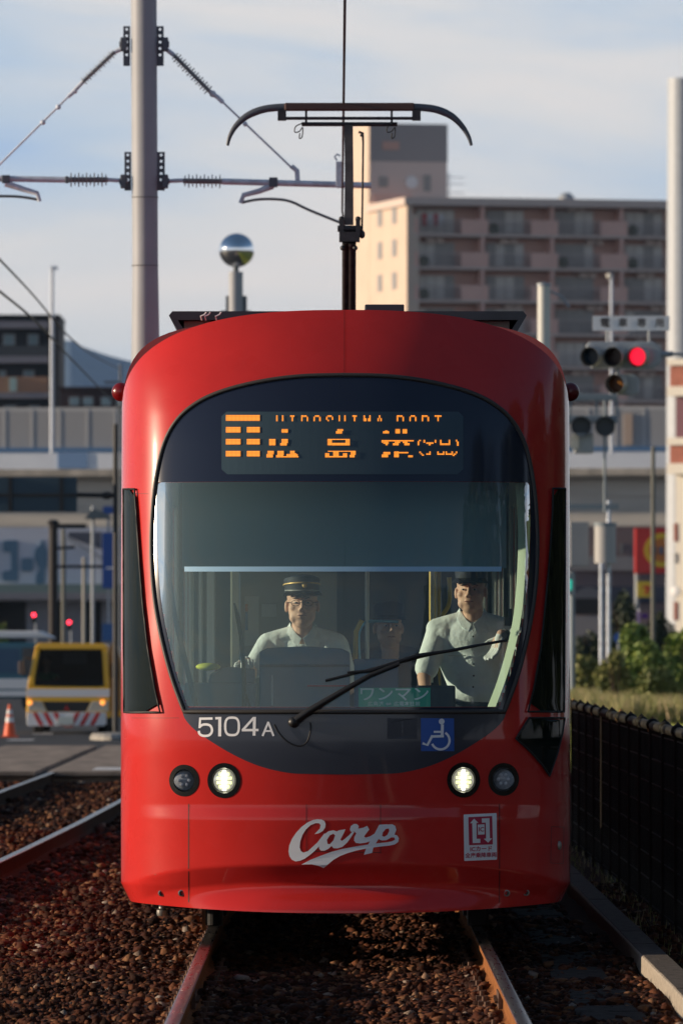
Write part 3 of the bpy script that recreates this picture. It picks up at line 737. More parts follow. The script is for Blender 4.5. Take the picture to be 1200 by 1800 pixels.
# ---- round red marker lamps on the roof corners
for s in (-1, 1):
    MB().ell((s*1.235, 45.36, 3.0), .05, .05, .052, 20, 12).build('marker_lamp', mat('marker_red', (0.16,0.006,0.008), .3, coat=.2), TRAM, smooth=60)
seamp = [(x, 1000.5) for x in np.linspace(325, 880, 40)]
seam(seamp, .027, 'tint_strip', mat('strip_pale_blue', (0.36,0.60,0.80), .4), .005)
# ---- wiper
WB = mat('wiper_black', (0.012,0.012,0.013), 0.45)
def onp(px, py, off): return PT(*uz(px, py), off)
wp = MB(); wp.path([onp(515,1271,.03), onp(545,1250,.045), onp(600,1217,.05), onp(650,1188,.05), onp(700,1168,.05)], [.024,.020,.016,.013,.012], 10)
wp.ell(onp(517,1270,.03), .03, .03, .03, 14, 8); wip = wp.build('wiper', WB, TRAM, smooth=50)
bl = MB(); bl.path([onp(x, y, .028) for x, y in crom([(572,1197),(640,1180),(700,1165),(760,1150),(820,1138),(882,1127)], 5)], .0075, 8)
bl.path([onp(x, y, .04) for x, y in ((610,1183),(650,1180),(730,1154),(800,1143),(850,1133))], [.006,.010,.012,.008,.005], 8)
bl.build('wiper_blade', WB, wip, smooth=50)
MB().path([onp(x, y, .02) for x, y in crom([(483,1274),(492,1290),(508,1305),(527,1311),(540,1303),(546,1282),(545,1270)], 5)], .0045, 6).build('washer_hose', WB, wip, smooth=50)
# ------------------------------------------------------------------ tram: body behind the front
BODYW = 1.222
edge = []
for kind_, q in ztab:
    if kind_ == 'low': z = (.166+.045)*(1-q)+.60*q; u = halfw(z)
    elif kind_ == 'mid': z = q; u = halfw(z)
    else: z = Z1+(ZT-Z1)*min(q,.99999); u = TW*(max(0,1-q**NN))**(1/NN)
    edge.append((u, surf(u, z), z))
mb = MB()
for s in (-1, 1):
    n = len(edge); mb.add([(s*u, y, z) for u, y, z in edge] + [(s*min(u,BODYW), 45.62, z) for u, y, z in edge], [(i, i+1, n+i+1, n+i) for i in range(n-1)])
mb.build('front_collar', RED, TRAM, smooth=45)
def side_wall(y0, y1, wins, name, parent, red=RED, zlo=.30, ztop=Z1):
    m = MB()
    for s in (-1, 1):
        xa, xb = s*BODYW, s*(BODYW-.05)
        m.box(xa, xb, y0, y1, zlo, 1.20); m.box(xa, xb, y0, y1, 2.55, ztop)
        e = y0
        for a, b in wins + [(y1, y1)]:
            if a > e: m.box(xa, xb, e, a, 1.20, 2.55)
            e = b
    o = m.build(name, red, parent)
    for s in (-1, 1):
        for a, b in wins:
            MB().add([(s*(BODYW-.015),a,1.2),(s*(BODYW-.015),b,1.2),(s*(BODYW-.015),b,2.55),(s*(BODYW-.015),a,2.55)],[(0,1,2,3)]).build('side_window', SIDEGLASS, parent)
    return o
wins = [(45.78,46.9),(47.15,47.95),(48.65,49.7),(49.9,51.3),(51.5,53.2)]  # broad pillar after the second window is shaped to shade the passenger
side_wall(45.62, 53.5, wins, 'body_side', TRAM)
def lining(y0, y1, wins, parent):
    m = MB()
    for s in (-1, 1):
        xa, xb = s*(BODYW-.052), s*(BODYW-.07)
        m.box(xa, xb, y0, y1, .35, 1.19); m.box(xa, xb, y0, y1, 2.56, 2.9)
        e = y0
        for a, b in wins + [(y1, y1)]:
            if a > e: m.box(xa, xb, e, a, 1.19, 2.56)
            e = b
    m.build('interior_lining', mat('lining_grey', (0.46,0.47,0.43), .7), parent)
def roof_poly(n, zb=2.68, zt=ZT-.02, w=1.239, k=40):
    pts = []
    for i in range(k+1):
        a = math.pi*i/k; c, s_ = math.cos(a), math.sin(a); pts.append((w*math.copysign(abs(c)**(2/n), c), zb+(zt-zb)*abs(s_)**(2/n)))
    return pts
def roof(y0, y1, n, parent, m=RED, th=.05):
    n += 1.4; o = roof_poly(n); i_ = roof_poly(n, 2.68, ZT-.02-th, 1.239-th); k = len(o); vs = []
    for y in (y0, y1): vs += [(x,y,z) for x, z in o] + [(x,y,z) for x, z in i_]
    fs = []
    for i in range(k-1):
        fs += [(i,i+1,2*k+i+1,2*k+i), (k+i,3*k+i,3*k+i+1,k+i+1), (i,k+i,k+i+1,i+1), (2*k+i,2*k+i+1,3*k+i+1,3*k+i)]
    return MB().add(vs, fs).build('roof', m, parent, smooth=45)
lining(45.62, 53.5, wins, TRAM)
roof(45.80, 53.5, 3.1, TRAM)
WH = mat('cream_interior', (0.55,0.56,0.50), 0.6)
FLOOR = mat('tram_floor', (0.12,0.12,0.11), 0.7)
MB().box(-1.17,1.17,45.45,53.5,.26,.34).box(-.8,.8,44.75,45.45,.26,.34).build('floor', FLOOR, TRAM)
MB().box(-1.16,1.16,45.7,53.5,2.74,2.80).build('ceiling', WH, TRAM)
# rear sections
def section(y0, y1):
    wl = []; y = y0+.3
    while y+1.3 < y1: wl.append((y, min(y+1.25, y1-.2))); y += 1.5
    side_wall(y0, y1, wl, 'body_side', TRAM); lining(y0, y1, wl, TRAM); roof(y0, y1, 3.1, TRAM); MB().box(-1.17,1.17,y0,y1,.26,.34).build('floor', FLOOR, TRAM)
    MB().box(-1.16,1.16,y0,y1,2.74,2.80).build('ceiling', WH, TRAM)
for y0, y1 in ((53.9, 57.6), (58.0, 63.8), (64.2, 67.9), (68.3, 75.2)):
    section(y0, y1); MB().box(-1.1,1.1,y0-.4,y0,.32,.36).build('floor', FLOOR, TRAM)
    m = MB()
    for k in range(5):
        a, b = y0-.4+k*.08, y0-.4+k*.08+.05
        for s in (-1,1): m.box(s*1.12, s*1.17, a, b, .35, 2.9)
        m.box(-1.17, 1.17, a, b, 2.9, 3.1)
    m.build('bellows', RUBBER, TRAM)
MB().box(-1.2,1.2,75.22,75.26,.3,3.3).build('rear_end', RED, TRAM); MB().box(-1.15,1.15,75.10,75.19,.35,2.74).build('rear_bulkhead', mat('bulkhead_dark',(0.07,0.08,0.08),.7), TRAM)
# wheels, underframe, pipes under the nose
UND = mat('underframe_black', (0.015,0.013,0.012), .8)
m = MB(); m.box(-1.05,1.05,45.3,53.3,.16,.27); m.build('underframe', UND, TRAM)
for yb in (47.2, 48.9, 55.8, 60.2, 61.6, 66.2, 70.5, 72.2):
    for s in (-1, 1):
        MB().lathe((s*.75, yb, .33), [(0.0005,-.05),(.33,-.05),(.33,.045),(.36,.045),(.36,.065),(0.0005,.065)] if s > 0 else [(0.0005,-.065),(.36,-.065),(.36,-.045),(.33,-.045),(.33,.05),(0.0005,.05)], 28, axis='x').build('wheel', mat('wheel_steel',(0.12,0.10,0.09),.5,metal=.7), TRAM, smooth=40)
m = MB(); m.box(-.78,-.70,46.15,46.3,.04,.2); m.tube((-.74,46.12,.19),(-.74,46.12,.04),.03); m.build('sander', UND, TRAM)
m = MB(); m.box(.70,.78,46.15,46.3,.04,.2); m.build('sander', UND, TRAM)
m = MB(); m.tube((-1.0,44.98,.24),(-1.0,44.98,.155),.018); m.lathe((-1.0,44.98,.13),[(.0005,0),(.026,0),(.03,.012),(.03,.03),(.02,.04),(.0005,.045)],14); m.tube((-1.03,44.98,.24),(-.96,45.0,.2),.012)
m.build('hose_coupling', mat('bolt_steel',(0,0,0)), TRAM, smooth=40)
# roof equipment
ROOFEQ = mat('roof_equipment_grey', (0.035,0.045,0.06), 0.5, noise=.2, nscale=6)
def roofbox(x0, x1, y0, y1, z0, z1, s):
    m = MB(); m.prism([(x0,z1-.025),(x0+.02,z1),(x1-.02,z1),(x1,z1-.025),(x1-.07,z0-.06),(x1-.11,z0-.06),(x1-.05,z1-.05),(x0+.05,z1-.05),(x0+.11,z0-.06),(x0+.07,z0-.06)], y0, y1)
    return m.build('roof_equipment_cover', ROOFEQ, TRAM)
roofbox(WX(297,47.6), WX(925,47.6), 47.6, 53.0, WZ(572,47.6), WZ(547,47.6), 1)
m = MB(); m.box(-.93,.95,47.7,52.9,3.35,3.48); m.build('roof_equipment', mat('roof_unit', (0.28,0.27,0.24), .6), TRAM)
m = MB(); m.box(WX(641,46.6), WX(710,46.6), 46.6, 47.3, 3.38, WZ(535,46.6)); m.build('antenna_box', ROOFEQ, TRAM, bevel=.006)
m = MB()
for px in (355, 362, 381): m.path([(WX(px,47.4),47.4,WZ(563,47.4)),(WX(px-2,47.4),47.38,WZ(556,47.4)),(WX(px+5,47.4),47.38,WZ(553,47.4)),(WX(px+8,47.4),47.38,WZ(549,47.4))], .0045, 6)
m.build('wire_clip', WHITE, TRAM)
# pantograph
PY = 57.0; Q = lambda px, py, y=PY: (WX(px, PY), y, WZ(py, PY))
PAN = mat('pantograph_dark', (0.05,0.05,0.055), .5, metal=.3, noise=.3, nscale=20)
HORN = mat('pantograph_horn', (0.10,0.115,0.14), .45)
pan = MB(); pan.box(WX(545,PY),WX(680,PY),56.5,59.5,3.40,3.47); pan = pan.build('pantograph', PAN, TRAM)
MB().path([Q(x, y) for x, y in crom([(400,256),(404,240),(415,221),(434,204),(460,193),(487,189),(520,188)],4)], [.010+.016*min(1,i/14) for i in range(25)], 8, flat=.6).build('horn', HORN, pan, smooth=50)
MB().path([Q(x, y) for x, y in crom([(828,256),(823,240),(811,221),(793,204),(768,193),(741,189),(708,188)],4)], [.010+.016*min(1,i/14) for i in range(25)], 8, flat=.6).build('horn', HORN, pan, smooth=50)
MB().box(WX(500,PY),WX(728,PY),PY-.03,PY+.03,WZ(195,PY),WZ(181,PY)).build('contact_strip', mat('copper_dark',(0.09,0.045,0.04),.5), pan, bevel=.01)
m = MB(); m.tube(Q(490,208),Q(738,208),.011); m.tube(Q(530,218,PY+.02),Q(698,218,PY+.02),.015)
m.box(WX(488,PY),WX(503,PY),PY-.03,PY+.03,WZ(212,PY),WZ(194,PY)); m.box(WX(724,PY),WX(739,PY),PY-.03,PY+.03,WZ(212,PY),WZ(194,PY))
for x in (538, 688): m.tube(Q(x,195),Q(x,218),.008)
m.build('head_frame', PAN, pan)
m = MB()
for cx, sg in ((528,1),(690,1)):
    m.path([Q(x, y) for x, y in crom([(cx+6,216),(cx-8,222),(cx-10,232),(cx-2,231),(cx+4,224),(cx+3,240),(cx-2,243),(cx-1,234)],4)], .0045, 6)
m.build('bond_wire', RUBBER, pan)
MB().prism([(WX(605,PY),WZ(220,PY)),(WX(620,PY),WZ(220,PY)),(WX(621,PY),WZ(300,PY)),(WX(621,PY),WZ(395,PY)),(WX(605,PY),WZ(395,PY)),(WX(606,PY),WZ(300,PY))], PY, PY+.06).build('upper_arm', mat('pan_arm',(0.10,0.10,0.10),.5,noise=.3,nscale=9), pan)
m = MB(); m.tube(Q(634,240),Q(636,235),.008); m.path([Q(630,232),Q(637,234),Q(638,250),Q(636,412)], [.010,.010,.007,.007], 8); m.build('thrust_rod', PAN, pan)
m = MB(); m.box(WX(596,PY),WX(632,PY),PY-.05,PY+.09,WZ(425,PY),WZ(408,PY)); m.tube(Q(593,402),Q(637,402),.022)
for x in (600, 629): m.box(WX(x-4,PY),WX(x+4,PY),PY-.04,PY+.06,WZ(412,PY),WZ(385,PY)); m.ell(Q(x,385),.02,.02,.02,10,6)
m.ell(Q(636,412),.022,.03,.03,10,6); m.ell(Q(602,436),.018); m.ell(Q(624,436),.018); m.build('knee_joint', PAN, pan, smooth=40)
m = MB(); m.tube(Q(606,425),(WX(606,PY),PY+.9,3.47),.020); m.tube(Q(618,425),(WX(618,PY),PY+.9,3.47),.030); m.build('lower_arm', PAN, pan, smooth=40)

# ---- cab interior
CY = 46.2
CABGREY = mat('cab_grey_blue', (0.20,0.26,0.34), 0.55)
DASH = mat('dashboard_dark', (0.05,0.06,0.075), 0.6)
def IX(px, Y=CY): return WX(px, Y)
def IZ(py, Y=CY): return WZ(py, Y)
MB().box(-1.0,.82,45.0,45.62,.34,IZ(1262)).build('dashboard', DASH, TRAM, bevel=.02)
m = MB(); Y = 45.55
m.prism([(WX(456,Y),WZ(1262,Y)),(WX(615,Y),WZ(1262,Y)),(WX(615,Y),WZ(1147,Y)),(WX(600,Y),WZ(1140,Y)),(WX(535,Y),WZ(1136,Y)),(WX(470,Y),WZ(1139,Y)),(WX(456,Y),WZ(1146,Y))], Y, Y+.12)
bn = m.build('instrument_binnacle', CABGREY, TRAM, bevel=.008)
MB().box(WX(457,Y),WX(614,Y),Y-.012,Y,WZ(1172,Y),WZ(1168,Y)).build('trim_line', DASH, bn)
MB().box(WX(540,Y),WX(612,Y),Y-.014,Y-.002,WZ(1207,Y),WZ(1204,Y)).build('red_strip', mat('strip_red',(0.5,0.03,0.05),.5), bn)
MB().box(WX(477,Y),WX(480,Y),Y-.014,Y-.002,WZ(1240,Y),WZ(1187,Y)).build('cable', WHITE, bn)
m = MB(); m.box(WX(325,Y),WX(450,Y),Y-.1,Y+.3,WZ(1262,Y),WZ(1200,Y)); m.prism([(WX(365,Y),WZ(1200,Y)),(WX(448,Y),WZ(1200,Y)),(WX(448,Y),WZ(1176,Y)),(WX(400,Y),WZ(1172,Y)),(WX(370,Y),WZ(1184,Y))], Y, Y+.2); m.build('control_desk', mat('desk_grey',(0.2,0.25,0.30),.5), TRAM, bevel=.01)
m = MB(); m.box(WX(622,Y),WX(700,Y),Y,Y+.1,WZ(1255,Y),WZ(1158,Y)); m.build('fare_box', mat('fare_blue',(0.03,0.10,0.19),.5), TRAM, bevel=.01)
m = MB(); m.box(WX(715,Y),WX(800,Y),Y,Y+.1,WZ(1262,Y),WZ(1205,Y)); m.build('card_reader', DASH, TRAM, bevel=.01)
# seat
m = MB(); m.box(-.50,.02,46.4,46.95,1.05,1.16); m.box(-.46,-.02,46.95,47.05,1.1,1.62); m.box(-.3,-.16,46.5,46.9,.62,1.05); m.build('driver_seat', mat('seat_dark',(0.04,0.05,0.06),.8), TRAM, bevel=.02)
MB().box(-1.12,.35,46.0,47.3,.34,.62).build('cab_platform', FLOOR, TRAM)
# partition behind the driver, posters
Y = 47.35
PART = mat('partition_grey', (0.46,0.46,0.41), .7)
m = MB(); m.box(WX(405,Y),WX(592,Y),Y,Y+.04,.34,2.74); pt_ = m.build('cab_partition', PART, TRAM)
MB().box(WX(408,Y),WX(420,Y),Y-.03,Y,.6,2.5).build('partition_post', mat('post_pale',(0.45,0.47,0.44),.6), pt_)
MB().box(WX(430,Y),WX(455,Y),Y-.012,Y-.002,WZ(1135,Y),WZ(1048,Y)).build('notice_sheet', mat('paper',(0.62,0.64,0.6),.8), pt_)
MB().box(WX(431,Y),WX(436,Y),Y-.016,Y-.013,WZ(1075,Y),WZ(1062,Y)).build('notice_mark', mat('mark_orange',(0.6,0.2,0.05),.8), pt_)
MB().box(WX(431,Y),WX(436,Y),Y-.016,Y-.013,WZ(1108,Y),WZ(1076,Y)).build('notice_mark', mat('mark_blue',(0.06,0.2,0.4),.8), pt_)
MB().box(WX(460,Y),WX(486,Y),Y-.012,Y-.002,WZ(1084,Y),WZ(1062,Y)).build('notice_sheet', mat('paper',(0,0,0)), pt_)
# gold / steel hand rails
YEL = mat('rail_yellow', (0.62,0.42,0.05), .35)
STEEL = mat('interior_steel', (0.70,0.70,0.64), .35)
Y = 47.1
for pts, r, mm_, nm in (([(645,978),(645,1180)],.012,STEEL,'grab_pole'),([(760,975),(760,1110),(757,1200)],.012,STEEL,'grab_pole'),([(645,980),(760,977)],.011,STEEL,'grab_rail'),([(789,1015),(789,1060),(772,1088),(762,1110)],.013,YEL,'grab_pole'),
                       ([(632,1160),(630,1120),(636,1100),(650,1092),(700,1093)],.009,mat('rail_blue',(0.2,0.45,0.6),.3,metal=.6),'grab_rail'),([(636,1090),(626,1110),(624,1160)],.016,YEL,'grab_rail')):
    MB().path([(WX(a,Y),Y,WZ(b,Y)) for a, b in (crom(pts,5) if len(pts)>3 else pts)], r, 10).build(nm, mm_, TRAM, smooth=50)
for y in (48.6, 50.2, 52.0):
    for s in (-1, 1): MB().tube((s*.55,y,.34),(s*.55,y,2.74),.016).build('grab_pole', YEL if s > 0 else STEEL, TRAM, smooth=50)
    for s in (-1, 1):
        MB().box(s*.62, s*1.12, y+.15, y+.22, .75, 1.35).build('passenger_seat', mat('seat_blue',(0.04,0.07,0.13),.8), TRAM, bevel=.02)
# cab door frame on the right side (pale pillar)
PILL = mat('pillar_cream', (0.62,0.62,0.44), .5)
pts = [(922,848),(927,930),(925,1010),(919,1080),(907,1140),(891,1195),(873,1243)]
m = MB(); v = []; 
for px, py in crom(pts, 5):
    u, z = uz(px, py); v.append((u, z))
n = len(v); vs = [(u-.008, surf(u,z)+.05, z) for u, z in v] + [(u-.05, surf(u,z)+.12, z) for u, z in v]
MB().add(vs, [(i,i+1,n+i+1,n+i) for i in range(n-1)]).build('pillar_trim', PILL, TRAM, smooth=50)
pts = [(290,848),(288,930),(292,1010),(302,1080),(318,1150),(340,1243)]
v = [uz(*p) for p in crom(pts, 5)]; n = len(v); vs = [(u+.0, surf(u,z)+.06, z) for u, z in v] + [(u+.028, surf(u,z)+.10, z) for u, z in v]
MB().add(vs, [(i,i+1,n+i+1,n+i) for i in range(n-1)]).build('pillar_trim', RUBBER, TRAM, smooth=50)
# blind
BLIND = mat('blind_teal', (0.12,0.22,0.27), .8)
vs = []; fs = []; k = 30
uL, zT_ = uz(318, 862); uR, _ = uz(892, 862); _, zB = uz(605, 1000)
zBl = WZ(998, 44.75); zTl = WZ(830, 44.9)
for i in range(k+1):
    u = uL+(uR-uL)*i/k
    for z in (zBl, (zBl+zTl)/2, zTl): vs.append((u, 45.02, z))
for i in range(k):
    for j in range(2): a = i*3+j; fs.append((a, a+3, a+4, a+1))
bd = MB().add(vs, fs).build('sun_blind', BLIND, TRAM)
MB().box(WX(325,45.0), WX(880,45.0), 44.985, 45.005, WZ(1004,45.0), WZ(997,45.0)).build('blind_bar', BLIND, bd, bevel=.003)
MB().box(WX(272,45.1), WX(935,45.1), 44.95, 45.25, WZ(846,45.0), WZ(700,45.0)).build('display_case', UND, TRAM)
# green plate
Y = 44.56
yy = surf(*uz(692,1225))+.03
pg = lambda x, y: (WX(x,yy), yy, WZ(y,yy))
m = MB(); m.box(WX(630,yy),WX(756,yy),yy,yy+.008,WZ(1243,yy),WZ(1209,yy)); gp = m.build('service_plate', mat('plate_green',(0.02,0.40,0.27),.5), TRAM)
mf = lambda x, y: (WX(x,yy), yy-.004, WZ(y,yy))
text_on('ワンマン', 692, 1221.5, 28, 'plate_lettering', STICK, gp, 0, sx=1.12, bold=.012, mapf=mf)
text_on('広島港 ⇔ 広電本社前', 692, 1237.5, 8.3, 'plate_lettering', STICK, gp, 0, sx=1.12, bold=.01, mapf=mf)
# small things inside the screen at the left
yy2 = 44.9
m = MB(); m.path([(WX(a,yy2),yy2,WZ(b,yy2)) for a, b in ((412,1060),(418,1085),(424,1120),(428,1165),(430,1250))], [.004,.012,.011,.012,.014], 8, flat=.4); m.tube((WX(430,yy2),yy2,WZ(1215,yy2)),(WX(442,yy2),yy2,WZ(1250,yy2)),.006); m.build('radio_antenna', mat('antenna_olive',(0.05,0.05,0.02),.5), TRAM)
MB().tube((WX(421,yy2),yy2+.1,WZ(1008,yy2)),(WX(422,yy2),yy2+.1,WZ(1165,yy2)),.004).build('screen_rod', STEEL, TRAM)
# mirror/monitor at right
yy3 = 45.6
m = MB(); m.box(WX(886,yy3),WX(908,yy3),yy3,yy3+.05,WZ(1100,yy3),WZ(1085,yy3)); m.tube((WX(896,yy3),yy3,WZ(1085,yy3)),(WX(896,yy3),yy3,WZ(1070,yy3)),.012); m.build('monitor', DASH, TRAM)
# bag on the desk
m = MB(); m.ell((WX(366,45.9),45.9,WZ(1172,45.9)),.07,.05,.022,16,8)
tag(m.build('cloth', mat('hiviz_yellow',(0.55,0.62,0.05),.8), org=(WX(366,45.9),45.9,WZ(1180,45.9)), smooth=60), 'crumpled yellow cloth on the desk left of the seated driver', 'cloth')

# ------------------------------------------------------------------ people
SKIN = mat('skin', (0.66,0.40,0.29), 0.55, noise=.08, nscale=20)
SHIRT = mat('shirt_white', (0.78,0.85,0.85), 0.8, noise=.06, nscale=9, bump=1.0, bscale=9)
NAVY = mat('cap_navy', (0.010,0.014,0.026), .7)
TROU = mat('trousers_navy', (0.012,0.016,0.026), .85)
GLOVE = mat('glove_white', (0.75,0.78,0.78), .8, bump=.3)
HAIR = mat('hair_black', (0.012,0.011,0.010), .6)
def capsule(mb, p0, r0, p1, r1, n=14, flat=1.0):
    p0, p1 = Vector(p0), Vector(p1); d = (p1-p0); L = d.length
    pts = []; rs = []
    for k in range(4): a = (k/4)*math.pi/2; pts.append(p0 - d.normalized()*r0*math.cos(a)); rs.append(max(.001, r0*math.sin(a)))
    pts += [p0, p0.lerp(p1, .5), p1]; rs += [r0, (r0+r1)/2, r1]
    for k in range(3, -1, -1): a = (k/4)*math.pi/2; pts.append(p1 + d.normalized()*r1*math.cos(a)); rs.append(max(.001, r1*math.sin(a)))
    mb.path(pts, rs, n, flat=flat)
def remesh(mb, name, m, parent, voxel, smooth=6, org=None):
    ob = mb.build('tmp', None, fixn=True); rm = ob.modifiers.new('r', 'REMESH'); rm.mode = 'VOXEL'; rm.voxel_size = voxel
    s_ = ob.modifiers.new('s', 'SMOOTH'); s_.iterations = smooth; s_.factor = .5
    dg = bpy.context.evaluated_depsgraph_get(); me = bpy.data.meshes.new_from_object(ob.evaluated_get(dg)); bpy.data.objects.remove(ob)
    me.name = name; me.materials.clear(); return link_mesh(name, me, m, parent, org, smooth=180)
def head_prims(mb, c, yaw=0, k=1.0):
    Rm = Matrix.Rotation(yaw, 3, 'Z')
    def L(x, y, z): return Vector(c) + Rm @ Vector((x*k, y*k, z*k))
    mb.ell(L(0,.02,.045), .080*k, .096*k, .080*k, 24, 16)              # cranium
    mb.ell(L(0,-.012,-.028), .072*k, .076*k, .096*k, 28, 18)            # face
    mb.ell(L(0,-.035,-.085), .042*k, .042*k, .034*k, 16, 10)           # chin
    for s in (-1, 1):
        mb.ell(L(s*.040,-.035,-.065), .029*k, .034*k, .032*k, 12, 8)   # jaw
        mb.ell(L(s*.040,-.064,-.016), .026*k, .015*k, .018*k, 12, 8)   # cheek
        mb.ell(L(s*.083,.015,-.010), .010*k, .022*k, .032*k, 12, 8)    # ear
        mb.ell(L(s*.032,-.080,.034), .024*k, .010*k, .008*k, 10, 6)    # brow
    mb.path([L(0,-.084,.022), L(0,-.098,.0), L(0,-.108,-.022)], [.007*k,.010*k,.012*k], 10)
    for s in (-1, 1): mb.ell(L(s*.012,-.096,-.026), .009*k, .010*k, .008*k, 8, 6)
    mb.ell(L(0,-.083,-.052), .026*k, .010*k, .006*k, 12, 6); mb.ell(L(0,-.081,-.063), .022*k, .010*k, .006*k, 12, 6)
    return L
def hand_prims(mb, wrist, d, nrm_, side, curl=.5, r=.0085, spread=.10):
    wrist = Vector(wrist); d = Vector(d).normalized(); nrm_ = Vector(nrm_); nrm_ = (nrm_-d*nrm_.dot(d)).normalized(); sd_ = d.cross(nrm_)*side
    capsule(mb, wrist, .026, wrist+d*.03, .028); pc = wrist+d*.055
    for o in (-.026,-.009,.009,.026): capsule(mb, wrist+d*.02+sd_*o*.7, .015, wrist+d*.088+sd_*o, .0115)
    for i, (o, l) in enumerate(zip((-.028,-.0095,.0095,.027), (.060,.074,.080,.070))):
        p = wrist+d*.09+sd_*o; dd = (d+sd_*o*spread*4).normalized(); a = 0
        for seg in (.45,.32,.23):
            a += curl; q = p+(dd*math.cos(a)+nrm_*math.sin(a))*l*seg*1.05; capsule(mb, p, r, q, r*.92, 10); p = q
    p = wrist+d*.03+sd_*.03; q = p+(d*.6+sd_*.65+nrm_*.4).normalized()*.042; capsule(mb, p, .012, q, .0105, 10); capsule(mb, q, .0105, q+(d*.85+sd_*.2+nrm_*.45).normalized()*.032, .009, 10)
def cap_hat(person, c, yaw, gold, m=NAVY, k=1.0, name='cap'):
    Rm = Matrix.Rotation(yaw, 3, 'Z'); mb = MB()
    rings = [(.084,.096,.058),(.086,.099,.078),(.089,.103,.104),(.092,.108,.122),(.089,.104,.132),(.060,.07,.143),(.001,.001,.146)]; n = 32; vs = []; fs = []
    for rx, ry, z in rings:
        for i in range(n):
            a = 2*math.pi*i/n; v = Rm @ Vector((rx*math.cos(a)*k, ry*math.sin(a)*k+.015, z*k - .012*math.sin(a)*(1 if z > .11 else 0))); vs.append(Vector(c)+v)
    for j in range(len(rings)-1):
        for i in range(n): l = (i+1) % n; fs.append((j*n+i, j*n+l, (j+1)*n+l, (j+1)*n+i))
    mb.add(vs, fs); h = mb.build(name, m, person, smooth=50)
    vb = []; fb = []; kk = 16
    for i in range(kk+1):
        a = math.pi*(1.12+.76*i/kk)
        for rr, dz in ((1.0,.072),(1.36-.1*abs(i/kk-.5)*2,.048),(1.34-.1*abs(i/kk-.5)*2,.044),(1.0,.064)):
            vb.append(Vector(c)+Rm @ Vector((.086*rr*math.cos(a)*k, .098*rr*math.sin(a)*k+.015, dz*k)))
    for i in range(kk):
        for j in range(4): l = (j+1) % 4; fb.append((i*4+j, i*4+l, i*4+4+l, i*4+4+j))
    MB().add(vb, fb).build('cap_visor', mat('visor_black',(0.01,0.01,0.012),.25), h, smooth=50)
    if gold:
        pts = [Vector(c)+Rm @ Vector((.0925*math.cos(a)*k, .1085*math.sin(a)*k+.015, .1005*k-.012*math.sin(a))) for a in np.linspace(0,2*math.pi,40,endpoint=False)]
        MB().path(pts, .0045, 6, closed=True).build('cap_piping', mat('gold_braid',(0.75,0.5,0.18),.4,metal=.3), h, smooth=60)
        pts = [Vector(c)+Rm @ Vector((.088*math.cos(a)*k, .100*math.sin(a)*k+.015, .072*k)) for a in np.linspace(math.pi*1.05,math.pi*1.95,20)]
        MB().path(pts, .004, 6).build('cap_strap', mat('strap_grey',(0.3,0.3,0.3),.4), h, smooth=60)
        MB().ell(Vector(c)+Rm @ Vector((0,-.090*k,.098*k)), .013, .005, .016, 10, 6).build('cap_badge', mat('gold_braid',(0,0,0)), h)
    return h
def face_bits(person, L, glasses):
    for s in (-1, 1):
        e = MB().ell(L(s*.031,-.0795,.010), .0125, .006, .0055, 12, 8).build('eye', mat('eye_white',(0.55,0.5,0.47),.3), person, smooth=60)
        MB().ell(L(s*.031,-.0845,.0095), .0052, .0025, .0052, 10, 6).build('iris', mat('iris_dark',(0.02,0.012,0.01),.2), e, smooth=60)
        MB().path([L(s*.014,-.090,.030), L(s*.032,-.092,.036), L(s*.050,-.080,.031)], [.002,.003,.0015], 6).build('eyebrow', HAIR, person)
    MB().path([L(-.024,-.088,-.057), L(-.01,-.094,-.055), L(0,-.0945,-.057), L(.01,-.094,-.055), L(.024,-.088,-.057)], [.002,.0035,.003,.0035,.002], 6).build('lips', mat('lips',(0.25,0.10,0.08),.5), person)
    if glasses:
        m = MB()
        for s in (-1, 1):
            m.path([L(s*.033+.023*math.cos(a), -.100+.004*abs(math.cos(a)), .008+.015*math.sin(a)) for a in np.linspace(0,2*math.pi,20,endpoint=False)], .0016, 6, closed=True)
            m.path([L(s*.056,-.096,.012), L(s*.076,-.06,.012), L(s*.084,.01,.012)], .0016, 6)
        m.path([L(-.010,-.101,.012), L(0,-.104,.014), L(.010,-.101,.012)], .0016, 6); m.build('glasses', mat('glasses_frame',(0.05,0.045,0.04),.3,metal=.5), person)
def hair_part(person, L, low=-.01):
    m = MB(); m.ell(L(0,.03,.045), .083, .097, .085, 24, 14); o = m.build('hair', HAIR, person, smooth=60)
    me = o.data; bm = bmesh.new(); bm.from_mesh(me); c0 = L(0,0,0)-org_of(person)
    dele = [v for v in bm.verts if (v.co.y < c0.y-.035 and v.co.z < c0.z+.075) or v.co.z < c0.z+low-.03]
    bmesh.ops.delete(bm, geom=dele, context='VERTS'); bm.to_mesh(me); bm.free(); return o
def shirt_torso(mb, nb, w, waist, depth=.11):
    # nb: neck base, w: half shoulder width, waist: centre of the waist
    nb = Vector(nb); wa = Vector(waist); mid = nb.lerp(wa, .35)
    for s in (-1, 1):
        capsule(mb, nb+Vector((s*.05,0,-.015)), .050, nb+Vector((s*w,0.01,-.065)), .058)
        capsule(mb, nb+Vector((s*(w-.045),.01,-.11)), .085, wa+Vector((s*.075,.0,.03)), .085)
    mb.ell(mid+Vector((0,.01,-.02)), w*.96, depth+.01, .18, 28, 18); mb.ell(nb.lerp(wa,.75), w*.82, depth+.015, .20, 28, 18)
    mb.ell(nb+Vector((0,.015,-.03)), .10, .07, .05, 20, 12)
